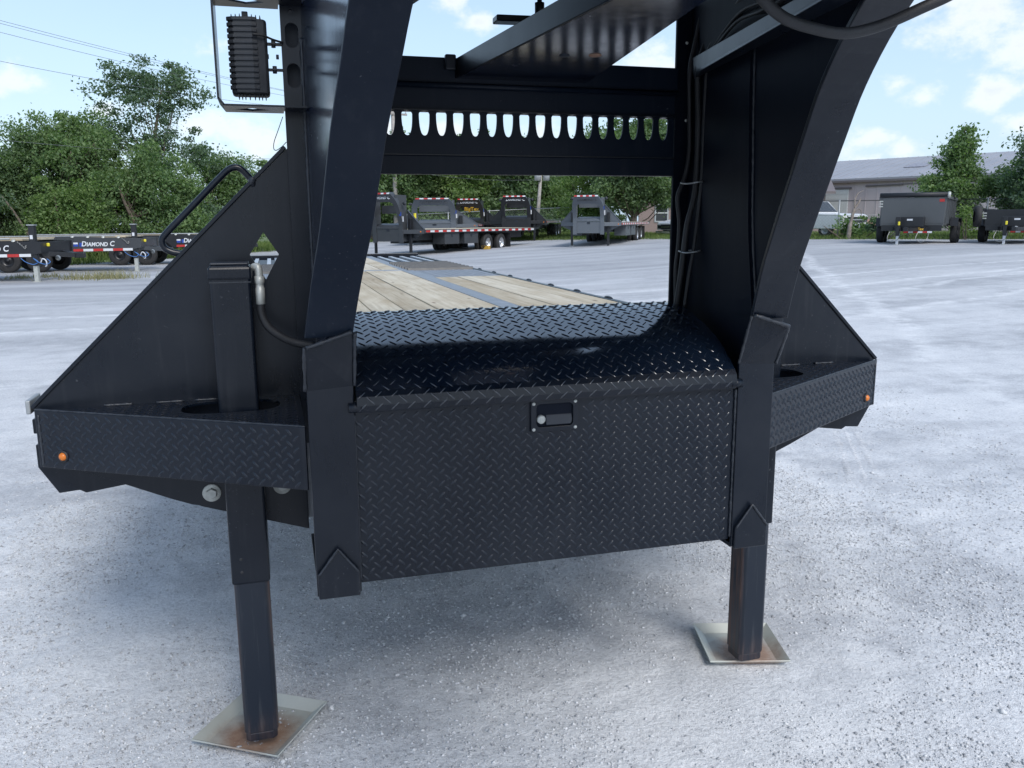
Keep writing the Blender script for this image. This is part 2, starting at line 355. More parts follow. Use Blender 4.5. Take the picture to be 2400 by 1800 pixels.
def bigmesh(name, V, Fq, mat, n_per, parent=None, kind=None, smooth=False):
    """V (n,3) array, Fq (m,n_per) array"""
    me = bpy.data.meshes.new(name); me.vertices.add(len(V)); me.vertices.foreach_set('co', np.asarray(V, np.float32).ravel())
    m = len(Fq); me.loops.add(m*n_per); me.loops.foreach_set('vertex_index', np.asarray(Fq, np.int32).ravel())
    me.polygons.add(m); me.polygons.foreach_set('loop_start', np.arange(0, m*n_per, n_per, dtype=np.int32))
    if smooth: me.polygons.foreach_set('use_smooth', np.ones(m, bool))
    me.update(calc_edges=True); me.validate(); me.materials.append(mat)
    o = bpy.data.objects.new(name, me); COL.objects.link(o)
    if parent: o.parent = parent
    if kind: o['kind'] = kind
    return o
def spline(pts, k=8):
    pts = [Vector(p) for p in pts]; out = []
    P = [pts[0]]+pts+[pts[-1]]
    for i in range(1, len(P)-2):
        a, b, c, d = P[i-1], P[i], P[i+1], P[i+2]
        for j in range(k):
            t = j/k; out.append(.5*((2*b)+(c-a)*t+(2*a-5*b+4*c-d)*t*t+(3*b-a-3*c+d)*t*t*t))
    out.append(pts[-1]); return out
def weld(pts, parent, r=.004):
    """an uneven bead run along a polyline"""
    P = [];
    for i in range(len(pts)-1):
        a, b = Vector(pts[i]), Vector(pts[i+1]); n = max(2, int((b-a).length/.007))
        P += [a.lerp(b, k/n) for k in range(n)]
    P.append(Vector(pts[-1]))
    return MB().tube(P, [r*random.uniform(.7, 1.25) for _ in P], 6).build('weld_bead', M['weld'], parent)
def hashn(ix, iy, s):
    h = (ix*374761393+iy*668265263+s*1442695041) & 0xffffffff
    h = ((h ^ (h >> 13))*1274126177) & 0xffffffff
    return ((h ^ (h >> 16)) & 0xffff)/65535.
def vnoise(x, y, s=0):
    ix = np.floor(x).astype(np.int64); iy = np.floor(y).astype(np.int64); fx = x-ix; fy = y-iy
    fx = fx*fx*(3-2*fx); fy = fy*fy*(3-2*fy)
    return (hashn(ix, iy, s)*(1-fx)+hashn(ix+1, iy, s)*fx)*(1-fy)+(hashn(ix, iy+1, s)*(1-fx)+hashn(ix+1, iy+1, s)*fx)*fy
def fbm(x, y, o=4, s=0):
    r = 0; a = .5
    for k in range(o): r = r+a*vnoise(x*2**k, y*2**k, s+k); a *= .5
    return r

# ------------------------------------------------------------------ ground
def gz(x, y):
    s = np.clip((np.asarray(x, float)-1)/20, 0, 1); return .58*s*s*(3-2*s)
def micro(x, y):
    d = np.hypot(x+.5, y-1.5); w = np.clip(1.25-d/9, 0, 1)
    return w*(.030*(fbm(x*1.3, y*1.3, 3, 3)-.45)+.014*(fbm(x*7, y*7, 3, 11)-.45)+.010*(fbm(x*26, y*26, 2, 17)-.38))
def axis(lo, hi, step, far):
    c = list(np.arange(lo, hi, step)); s = step; p = c[-1]
    while p < far: s *= 1.12; p += s; c.append(p)
    s = step; p = c[0]; left = []
    while p > -far: s *= 1.12; p -= s; left.append(p)
    return np.array(left[::-1]+c)
gx = axis(-3.2, 4.6, .021, 1200); gy = axis(-1.2, 5.2, .021, 1200)
XX, YY = np.meshgrid(gx, gy); 
ZZ = gz(XX, YY)+micro(XX, YY)
nx, ny = len(gx), len(gy); idx = np.arange(nx*ny).reshape(ny, nx)
Fq = np.stack([idx[:-1, :-1].ravel(), idx[:-1, 1:].ravel(), idx[1:, 1:].ravel(), idx[1:, :-1].ravel()], 1)
gnd = bigmesh('ground', np.stack([XX.ravel(), YY.ravel(), ZZ.ravel()], 1), Fq, M['gravel'], 4, smooth=True); gnd['kind'] = 'structure'
# loose limestone chips lying in drifts near the camera
def chips(n, x0, x1, y0, y1, smin, smax, seed, thr):
    r = np.random.default_rng(seed); x = r.uniform(x0, x1, n); y = r.uniform(y0, y1, n)
    k = fbm(x*1.1, y*1.1, 4, 5)+.25*fbm(x*6, y*6, 2, 9)+r.normal(0, .07, n); keep = k > thr
    x = x[keep]; y = y[keep]; n = len(x); s = smin*(smax/smin)**(r.random(n)**2.6)
    base = np.array([(1, 0, 0), (0, 1, 0), (-1, 0, 0), (0, -1, 0), (0, 0, 1), (0, 0, -1), ], float)
    V = base[None]*(1+r.uniform(-.35, .35, (n, 6, 3)))+r.uniform(-.25, .25, (n, 6, 3)); V[:, :, 2] *= .7
    a = r.uniform(0, 6.28, n); ca, sa = np.cos(a)[:, None], np.sin(a)[:, None]
    Vx = V[:, :, 0]*ca-V[:, :, 1]*sa; Vy = V[:, :, 0]*sa+V[:, :, 1]*ca
    P = np.stack([Vx*s[:, None]+x[:, None], Vy*s[:, None]+y[:, None], V[:, :, 2]*s[:, None]+(gz(x, y)+micro(x, y)+s*.22)[:, None]], 2).reshape(-1, 3)
    T = np.array([(0, 1, 4), (1, 2, 4), (2, 3, 4), (3, 0, 4), (1, 0, 5), (2, 1, 5), (3, 2, 5), (0, 3, 5)])
    return P, (T[None]+(np.arange(n)*6)[:, None, None]).reshape(-1, 3)
Ps, Ts, o = [], [], 0
for a in ((120000, -1.9, 2.2, -1.0, 2.4, .0015, .0066, 1, .535), (120000, -2.2, 4.4, -1.0, 5.0, .0021, .0080, 2, .55), (260, -2, 4, -1.0, 4, .007, .014, 3, .42)):
    p, t = chips(*a); Ps.append(p); Ts.append(t+o); o += len(p)
st = bigmesh('gravel', np.concatenate(Ps), np.concatenate(Ts), M['stone'], 3, kind='stuff')
# tyre print pressed into the dust beside the trailer: two bands of chevron ribs
tp = MB()
for k in range(26):
    for lane in range(3):
        cx, cy = 2.55+k*.022, 1.55+k*.036; nx_, ny_ = .85, -.52
        c = Vector((cx+nx_*(lane-1)*.075, cy+ny_*(lane-1)*.075, 0)); c.z = float(gz(c.x, c.y)+micro(c.x, c.y))
        e = Vector((.026, .010*(1 if lane % 2 else -1), 0)); q = Vector((.006, .0075, 0))
        tp.add([c-e-q, c+e-q, c+e+q, c-e+q, c+Vector((0, 0, .004))], [(0, 1, 4), (1, 2, 4), (2, 3, 4), (3, 0, 4)])
tp.build('tyre_print_ribs', M['gravel'])['kind'] = 'stuff'
bpy.data.objects['tyre_print_ribs'].name = 'gravel_ribs'
# grass beyond the lot
gp = [(-60, 20), (-12, 25.5), (-8.4, 30.5), (-5.2, 35.5), (0, 45), (6.4, 58), (14, 42.2), (18.1, 35.2), (22.1, 30.7), (27, 27.5), (34, 24), (60, 12), (160, 0), (160, 160), (-120, 160), (-120, 20)]
def inpoly(x, y, poly):
    c = np.zeros(len(x), bool); j = len(poly)-1
    for i in range(len(poly)):
        xi, yi = poly[i]; xj, yj = poly[j]
        c ^= ((yi > y) != (yj > y)) & (x < (xj-xi)*(y-yi)/(yj-yi+1e-12)+xi); j = i
    return c
ax_ = np.arange(-60, 80, .75); ay_ = np.arange(14, 110, .75)
AX, AY = np.meshgrid(ax_, ay_); wob = (vnoise(AX*.9, AY*.9, 4)-.5)*1.6
ins = inpoly((AX+wob).ravel(), (AY+wob).ravel(), gp).reshape(AX.shape)
ia = np.arange(AX.size).reshape(AX.shape); cell = ins[:-1, :-1] & ins[1:, 1:] & ins[:-1, 1:] & ins[1:, :-1]
Fg = np.stack([ia[:-1, :-1][cell], ia[:-1, 1:][cell], ia[1:, 1:][cell], ia[1:, :-1][cell]], 1)
AZ = gz(AX, AY)+.012
gg = bigmesh('grass_ground', np.stack([AX.ravel(), AY.ravel(), AZ.ravel()], 1), Fg, M['grassground'], 4, smooth=True); gg['kind'] = 'structure'
def blades(name, x, y, h, w, mat, seed):
    r = np.random.default_rng(seed); n = len(x); a = r.uniform(0, 6.28, n); hh = h*r.uniform(.4, 1.2, n); l = r.normal(0, .35, (n, 2))*hh[:, None]
    z = gz(x, y); dx, dy = np.cos(a)*w, np.sin(a)*w
    V = np.stack([np.stack([x-dx, y-dy, z], 1), np.stack([x+dx, y+dy, z], 1), np.stack([x+l[:, 0], y+l[:, 1], z+hh], 1)], 1).reshape(-1, 3)
    return bigmesh(name, V, np.arange(3*n).reshape(-1, 3), mat, 3, kind='stuff')
def scatter(n, x0, x1, y0, y1, seed, thr=None, poly=gp):
    r = np.random.default_rng(seed); x = r.uniform(x0, x1, n); y = r.uniform(y0, y1, n); k = inpoly(x, y, poly) if poly else np.ones(n, bool)
    if thr is not None: k &= (fbm(x*.5, y*.5, 3, 21) > thr)
    return x[k], y[k]
x, y = scatter(60000, -26, 12, 25, 62, 31); blades('grass', x, y, .28, .02, M['grassblade'], 1)
x, y = scatter(60000, 10, 40, 24, 56, 32); blades('grass', x, y, .20, .016, M['grassblade'], 2)
x, y = scatter(26000, -22, -2, 35.5, 44, 33); blades('tall_grass', x, y, .95, .022, M['grassblade'], 3)
# the ragged dry strip round the jack foot
pz = [(-14, 22.2), (-9, 22.9), (-7.6, 22.1), (-6.4, 22.6), (-5.6, 22.2), (-4.4, 23.0), (-5.3, 23.6), (-4.6, 24.6), (-6.6, 25.2), (-8.2, 24.6), (-10, 26), (-14, 26.5)]
x, y = scatter(9000, -14, -4, 22, 27, 34, .52, pz); blades('dry_grass', x, y, .13, .009, M['drygrass'], 4)
r_ = np.random.default_rng(35); x, y = -5.2+r_.normal(0, .55, 700), 22.9+r_.normal(0, .35, 700); blades('dry_grass', x, y, .24, .008, M['drygrass'], 5)
# ------------------------------------------------------------------ trees and shrubs
def leaves(pts, size, r, aspect=.55):
    n = len(pts); d = r.normal(0, 1, (n, 3)); d[:, 2] = np.abs(d[:, 2])*.9+.15; d /= np.linalg.norm(d, axis=1)[:, None]
    a = np.cross(d, r.normal(0, 1, (n, 3))); a /= np.linalg.norm(a, axis=1)[:, None]; b = np.cross(d, a)
    s = size*r.uniform(.6, 1.35, n)[:, None]
    V = np.stack([pts-a*s, pts+b*s*aspect-d*s*.12, pts+a*s, pts-b*s*aspect-d*s*.12], 1).reshape(-1, 3)
    return V, np.arange(4*n).reshape(-1, 4)
def tree(name, label, loc, crowns, leaf, trunk_h, trunk_r, lsize=.068, seed=0, group='trees beyond the yard', k=250, csz=.62, cat='tree', lean=(0, 0), stems=1, fade=None):
    """crowns: (x,y,z,rx,ry,rz,clumps) relative to the foot"""
    r = np.random.default_rng(seed+500); t = thing(name, label, cat, loc, 0, group); cc = []
    for (cx, cy, cz, rx, ry, rz, n) in crowns:
        d = r.normal(0, 1, (n, 3)); d /= np.linalg.norm(d, axis=1)[:, None]; q = r.random(n)**.42
        bumpy = 1+.30*np.sin(d[:, 0]*5+seed)*np.sin(d[:, 2]*4+seed*2)+r.normal(0, .10, n)
        cc.append(np.array([cx, cy, cz])+d*(q*bumpy)[:, None]*np.array([rx, ry, rz]))
    cc = np.concatenate(cc); cc = cc[cc[:, 2] > .25]
    hi = cc[cc[:, 2] > np.quantile(cc[:, 2], .62)]; hi = hi[r.random(len(hi)) < .38]
    cc = np.concatenate([cc[r.random(len(cc)) < .86], hi+np.stack([r.normal(0, .35, len(hi)), r.normal(0, .3, len(hi)), r.uniform(.25, .85, len(hi))], 1)*csz/.62])
    m = len(cc); cs = csz*r.uniform(.42, 1.3, m)
    kk = np.maximum(12, (k*r.uniform(.5, 1.3, m)).astype(int)); rep = np.repeat(np.arange(m), kk)
    P = cc[rep]+r.normal(0, .5, (len(rep), 3))*cs[rep][:, None]*np.array([1, 1, .62]); P = P[P[:, 2] > .05]
    V, Fv = leaves(P, lsize, r); bigmesh('crown', V, Fv, LEAF[leaf], 4, t)
    mb = MB(); top = Vector((lean[0], lean[1], trunk_h))
    for sidx in range(stems):
        o = Vector((0, 0, 0)) if stems == 1 else Vector((r.normal(0, .35), r.normal(0, .35), 0))
        tp_ = [o+top*f+Vector((r.normal(0, .05)*trunk_h*f*.5, r.normal(0, .05)*trunk_h*f*.5, 0))+(Vector((0, 0, 0)) if stems == 1 else o*1.8*f) for f in (0, .06, .25, .5, .75, 1)]
        mb.tube(tp_, [trunk_r*1.45, trunk_r, trunk_r*.88, trunk_r*.7, trunk_r*.5, trunk_r*.22], 9)
        for i in range(0, m, 5 if stems == 1 else 9):
            e = Vector(cc[i]); f = min(.95, max(.18, (e.z*.62)/trunk_h)); q = f*5
            ii = min(4, int(q)); ii = min(ii, 4); a = tp_[ii].lerp(tp_[ii+1], q-ii) if ii < 5 else tp_[5]
            mid = a.lerp(e, .5)+Vector((0, 0, -.10*(e-a).length)); rr = trunk_r*.34*(1-f*.6)
            mb.tube([a, mid, e], [rr, rr*.6, rr*.15], 5)
    mb.build('trunk', M['bark'], t); return t
G_L = 'bushy trees behind the car haulers'; G_C = 'trees lining the back of the yard'; G_R = 'young trees by the warehouse'
tree('tree', 'broad dark bushy tree at the far left behind the car haulers', (-12.2, 39.0, 0), [(-.3, 0, 3.1, 2.5, 2.0, 2.3, 120), (-1.7, 0, 2.0, 1.6, 1.5, 1.6, 60), (.8, 0, 1.4, 1.6, 1.3, 1.3, 50)], 'deep', 3.6, .16, seed=1, group=G_L, stems=3)
tree('tree', 'tallest-crowned dense green tree in the middle of the left clump', (-8.9, 39.5, 0), [(-.4, 0, 3.6, 2.3, 1.9, 2.2, 120), (.2, 0, 4.9, 1.25, 1.2, 1.2, 55), (1.2, 0, 2.6, 2.1, 1.7, 2.2, 100), (-1.2, 0, 1.5, 1.5, 1.4, 1.5, 50)], 'mid', 4.6, .19, seed=2, group=G_L, stems=3)
tree('tree', 'bright yellowish green small tree in front of the left clump', (-9.0, 37.0, 0), [(0, 0, 1.7, 1.1, 1.0, 1.7, 55), (.9, -.2, 1.0, 1.0, .9, .9, 30)], 'light', 2.6, .08, seed=3, group=G_L, stems=2)
tree('tree', 'rounded green tree on the right side of the left clump', (-5.4, 38.6, 0), [(-.4, 0, 2.1, 2.2, 1.6, 2.0, 100), (1.0, 0, 1.2, 1.2, 1.0, 1.1, 40)], 'mid', 3.2, .13, seed=4, group=G_L, stems=2)
tree('tree', 'tall sparse open tree rising above the left clump', (-5.6, 42.0, 0), [(-.2, 0, 6.7, 2.0, 1.7, 1.6, 44), (-1.6, 0, 5.4, 1.5, 1.2, .9, 22), (1.7, 0, 4.6, 1.2, 1.1, .8, 16), (.1, 0, 4.4, 1.4, 1.3, 1.6, 30), (-.6, 0, 8.0, 1.0, .9, .7, 14), (1.1, 0, 7.6, .9, .8, .8, 12), (.8, 0, 2.4, 1.3, 1, 1.3, 18)], 'bluish', 7.6, .16, .075, seed=5, group=G_L, k=120, csz=.62)
tree('tree', 'light green leafy tree behind the grab handle of the black trailer', (-2.5, 43.5, 0), [(0, 0, 2.2, 1.9, 1.5, 2.0, 80), (-.6, 0, 3.6, 1.0, .9, 1.0, 28), (1.1, 0, 3.4, .9, .9, .9, 24)], 'mid', 3.6, .13, seed=6, group=G_L, stems=2)
tree('bush', 'low scrubby bush at the left edge under the bushy trees', (-13.2, 36.6, 0), [(0, 0, .9, 1.6, 1.0, .9, 46)], 'bluish', 1.3, .05, seed=7, group='scrubby bushes behind the car haulers', cat='bush', stems=3)
tree('bush', 'low scrubby bush in the gap right of the bushy trees', (-3.6, 39.5, 0), [(0, 0, .9, 1.5, 1.0, .9, 46)], 'bluish', 1.3, .05, seed=8, group='scrubby bushes behind the car haulers', cat='bush', stems=3)
for i, (x, y, w, h, lf, lab) in enumerate([(5.6, 60, 2.6, 6.4, 'light', 'light green tree beside the far grey pole, leftmost under the beam'), (8.6, 58.5, 2.6, 6.6, 'mid', 'mid green tree just right of the far grey pole'),
   (11.4, 60.5, 2.5, 6.3, 'deep', 'dark green tree behind the mid grey gooseneck trailer'), (13.6, 58.0, 2.2, 6.0, 'light', 'bright green tree left of the leaning transformer pole'), (16.3, 57.0, 2.3, 6.0, 'deep', 'dark tree behind the leaning transformer pole'),
   (18.3, 57.5, 2.0, 5.2, 'mid', 'green tree just right of the leaning transformer pole'), (20.4, 60.0, 1.5, 4.0, 'bluish', 'shorter pale tree under the strip of open sky')]):
    tree('tree', lab, (x, y, .2+.02*i), [(0, 0, h*.56, w, w*.8, h*.47, 150), (w*.3, 0, h*.25, w*.9, w*.7, h*.25, 70)], lf, h*.8, .2, .11, seed=20+i, group=G_C, csz=.75, k=150, stems=2)
tree('tree', 'large spreading dark maple with a visible trunk behind the light grey gooseneck trailer', (18.2, 40.4, .55), [(-.2, 0, 4.0, 2.6, 2.0, 1.7, 120), (1.1, 0, 3.2, 2.2, 1.7, 1.5, 80), (-1.2, 0, 3.0, 1.5, 1.4, 1.1, 50), (.6, 0, 5.2, 1.5, 1.3, 1.0, 40), (0, 0, 2.3, 2.1, 1.4, .9, 50)], 'deep', 4.6, .20, .085, seed=31, group=G_C, csz=.55)
tree('tree', 'yellow green tree left of the large maple', (18.0, 45.5, .54), [(0, 0, 2.5, 2.0, 1.5, 1.9, 90), (-.4, 0, 1.3, 1.6, 1.2, 1.1, 40)], 'light', 3.8, .12, seed=32, group=G_C, stems=2)
tree('tree', 'pointed young green tree in front of the warehouse roof', (28.9, 29.3, .58), [(0, 0, 1.9, 1.45, 1.2, 1.25, 80), (.1, 0, 3.3, .70, .65, .95, 36), (-.9, 0, 2.2, .8, .75, .7, 30), (.12, 0, 4.15, .28, .28, .5, 10)], 'mid', 4.8, .11, .075, seed=41, group=G_R, csz=.48, k=150)
tree('tree', 'taller young tree cut by the right edge of the picture', (30.4, 26.6, .58), [(0, 0, 2.2, 1.4, 1.2, 1.4, 85), (.1, 0, 3.6, .85, .75, .85, 34), (.3, 0, 4.4, .35, .35, .5, 10)], 'bluish', 4.9, .11, .075, seed=42, group=G_R, csz=.5, k=150)
tree('tree', 'young tree filling the gap between the two pointed trees', (31.4, 28.8, .58), [(0, 0, 1.9, 1.3, 1.1, 1.5, 60)], 'deep', 3.2, .09, .075, seed=43, group=G_R, csz=.5, k=140)
for i, (x, y, w, h, lf, lab) in enumerate([(22.8, 32.2, .45, .5, 'light', 'weedy bush right of the dead branch'), (24.6, 30.6, .8, .75, 'mid', 'weedy bush left of the grey dump trailer'), (25.3, 29.6, .6, .95, 'bluish', 'taller weedy bush against the grey dump trailer'),
   (20.8, 38.4, 1.0, .8, 'deep', 'low purple-brown garden bush by the small house'), (27.9, 27.4, .55, 1.1, 'light', 'yellow green weeds between the dump trailer and the black equipment trailer')]):
    tree('bush', lab, (x, y, float(gz(x, y))), [(0, 0, h*.5, w, w*.7, h*.55, 34)], lf, h*.8, .025, .07, seed=60+i, group='weedy bushes along the yard edge', csz=.3, k=60, cat='bush', stems=3)
db = thing('dead_branch', 'bare twisted dead branch standing beside the white pickup truck', 'dead tree', (24.2, 30.3, .58))
MB().tube(spline([(0, 0, 0), (.03, 0, .5), (.10, 0, .9), (.20, 0, 1.3), (.42, 0, 1.62), (.5, 0, 1.8)], 4), [.10]*6+[.07]*6+[.045]*6+[.02]*3, 7).build('stem', M['deadwood'], db)
MB().tube(spline([(.12, 0, 1.0), (.34, 0, 1.3), (.55, 0, 1.25), (.6, 0, .9)], 4), .018, 5).build('twig', M['deadwood'], db)
MB().tube(spline([(.22, 0, 1.35), (.20, 0, 1.7), (.34, 0, 2.0), (.62, 0, 2.12)], 4), [.04]*5+[.028]*4+[.014]*4, 6).build('twig', M['deadwood'], db)

# ------------------------------------------------------------------ the near black gooseneck flatbed trailer
T = thing('gooseneck_trailer', 'big black gooseneck flatbed trailer in front with raised tread toolbox and wooden deck', 'trailer')
def lugs(parent, P, u0, u1, v0, v1, du, dv, ll=.0125, ww=.0038, hh=.0022, inside=None, mat='black', first=1):
    """raised bars of tread plate, alternating diagonals, on the surface P(u,v)"""
    V, Fs = [], []
    hexp = [(-1, 0, 0), (-.55, -1, 0), (.55, -1, 0), (1, 0, 0), (.55, 1, 0), (-.55, 1, 0), (-.55, 0, 1), (.55, 0, 1)]
    fc = [(0, 1, 6), (1, 2, 7, 6), (2, 3, 7), (3, 4, 7), (4, 5, 6, 7), (5, 0, 6)]
    nu, nv = int((u1-u0)/du)+1, int((v1-v0)/dv)+1; e = 1e-3
    for j in range(nv):
        for i in range(nu):
            for q in (0, 1):
                u = u0+(i+.5*q)*du; v = v0+(j+.5*q)*dv
                if u > u1 or v > v1 or (inside and not inside(u, v)): continue
                p = Vector(P(u, v)); a = (Vector(P(u+e, v))-Vector(P(u-e, v))).normalized(); b = (Vector(P(u, v+e))-Vector(P(u, v-e))).normalized()
                n = a.cross(b).normalized(); sg = first if q == 0 else -first
                t = (a+b*sg).normalized(); w = n.cross(t); k = len(V)
                V += [p+t*x*ll+w*y*ww+n*(z*hh-.0004) for x, y, z in hexp]; Fs += [[k+m for m in f] for f in fc]
    mb = MB(); mb.v = [tuple(p) for p in V]; mb.f = Fs; mb.sm = [True]*len(Fs)
    return mb.build('tread', M[mat], parent, kind='stuff')
# toolbox front
tb = MB().box(-.508, .508, -.413, -.405, .600, 1.06).build('toolbox_front', M['black'], T, .002)
lugs(tb, lambda u, v: (u, -.413, v), -.498, .500, .612, 1.02, .0303, .0300, ll=.0130, ww=.0038, hh=.0036, inside=lambda u, v: not (-.083 < u < .066 and v > .944), first=-1, mat='blacklug')
MB().box(-.506, .506, -.404, .03, .602, 1.02).build('toolbox_body', M['black'], T)
def rrect(x0, x1, z0, z1, r, y, k=6):
    P = []
    for cx_, cz_, a0 in ((x1-r, z1-r, 0), (x0+r, z1-r, 1), (x0+r, z0+r, 2), (x1-r, z0+r, 3)):
        for j in range(k): a = math.pi/2*(a0+j/(k-1)); P.append((cx_+r*math.cos(a), y, cz_+r*math.sin(a)))
    return P
lp = MB().ringplate(rrect(-.071, .054, .952, 1.032, .004, -.4135), rrect(-.057, .041, .964, 1.024, .011, -.4135), (0, -.0085, 0)).build('latch_plate', M['black'], T, .001)
MB().prism(rrect(-.0565, .0405, .9645, 1.0235, .0105, -.4145), (0, .001, 0)).build('latch_pocket', M['blackshade'], lp)
MB().prism([(-.031, -.4155, .9945), (.0395, -.4155, .9945), (.0395, -.4205, .980), (.036, -.4215, .968), (-.031, -.4215, .968)], (0, .005, 0)).build('paddle_handle', M['blackdull'], lp, .003)
MB().lathe([(0, .010), (.009, .010), (.0112, .007), (.0112, 0)], (-.044, -.4145, .984), (0, -1, 0), 20).build('lock_cylinder', M['zinc'], lp)
for x, z in ((-.064, 1.0255), (.047, 1.0265), (-.064, .959), (.047, .959)):
    MB().lathe([(0, .003), (.003, .0026), (.0046, 0)], (x, -.422, z), (0, -1, 0), 10).build('screw', M['zinc'], lp)
weld([(-.509, -.416, .61), (-.509, -.416, 1.03)], T, .0035); weld([(.509, -.416, .61), (.509, -.416, 1.03)], T, .005)
# toolbox lid: folded lip then a bent, curved sheet
lidp = [(-.436, 1.038), (-.440, 1.052), (-.436, 1.073), (-.424, 1.086), (-.400, 1.108), (-.362, 1.136), (-.318, 1.160), (-.27, 1.180), (-.22, 1.197), (-.17, 1.211), (-.11, 1.223), (-.04, 1.232), (-.02, 1.230)]
lv = MB(); n = len(lidp); th = .004
for y, z in lidp: lv.v += [(-.503, y, z), (.497, y, z)]
for y, z in lidp: lv.v += [(-.503, y+.003, z-th), (.497, y+.003, z-th)]
for i in range(n-1):
    a = 2*i; lv.f.append([a, a+1, a+3, a+2]); lv.sm.append(2 < i < n-2)
    b = a+2*n; lv.f.append([b, b+2, b+3, b+1]); lv.sm.append(True)
for k0 in (0, 1):                                  # cut edges get their own vertices so the sheet keeps clean normals
    o_ = len(lv.v); lv.v += [lv.v[2*i+k0] for i in range(n)]+[lv.v[2*n+2*i+k0] for i in range(n)]
    for i in range(n-1): lv.f.append([o_+i, o_+i+1, o_+n+i+1, o_+n+i]); lv.sm.append(False)
lv.f += [[0, 2*n, 2*n+1, 1], [2*n-2, 2*n-1, 4*n-1, 4*n-2]]; lv.sm += [False, False]
lid = lv.build('toolbox_lid', M['blacklid'], T); lid.data.materials.append(M['black'])
for q_ in lid.data.polygons:
    if q_.center.y < -.43 and q_.center.z < 1.08: q_.material_index = 1
MB().box(-.503, .497, -.030, -.024, 1.0, 1.222).build('lid_back_plate', M['black'], T)
for sx in (-.497, .491): MB().prism([(sx, -.40, 1.03)]+[(sx, y+.004, z-.006) for y, z in lidp[4:]]+[(sx, -.03, 1.03)], (.005, 0, 0)).build('lid_side_plate', M['black'], T)
arc = [0]
for i in range(n-1): arc.append(arc[-1]+math.hypot(lidp[i+1][0]-lidp[i][0], lidp[i+1][1]-lidp[i][1]))
def lidP(u, v):
    v = min(max(v, 0), arc[-1]-1e-6); i = max(k for k in range(n-1) if arc[k] <= v); f = (v-arc[i])/(arc[i+1]-arc[i])
    return (u, lidp[i][0]*(1-f)+lidp[i+1][0]*f, lidp[i][1]*(1-f)+lidp[i+1][1]*f)
lugs(lid, lidP, -.49, .487, .010, arc[-1]-.012, .0385, .0330, ll=.0150, ww=.0024, hh=.0026, mat='blacklidlug', first=1)
for sx in (-.506, .500): MB().tube([(sx-.016, -.428, 1.047), (sx+.016, -.428, 1.047)], .012, 10).build('hinge_stop', M['black'], T, 0)

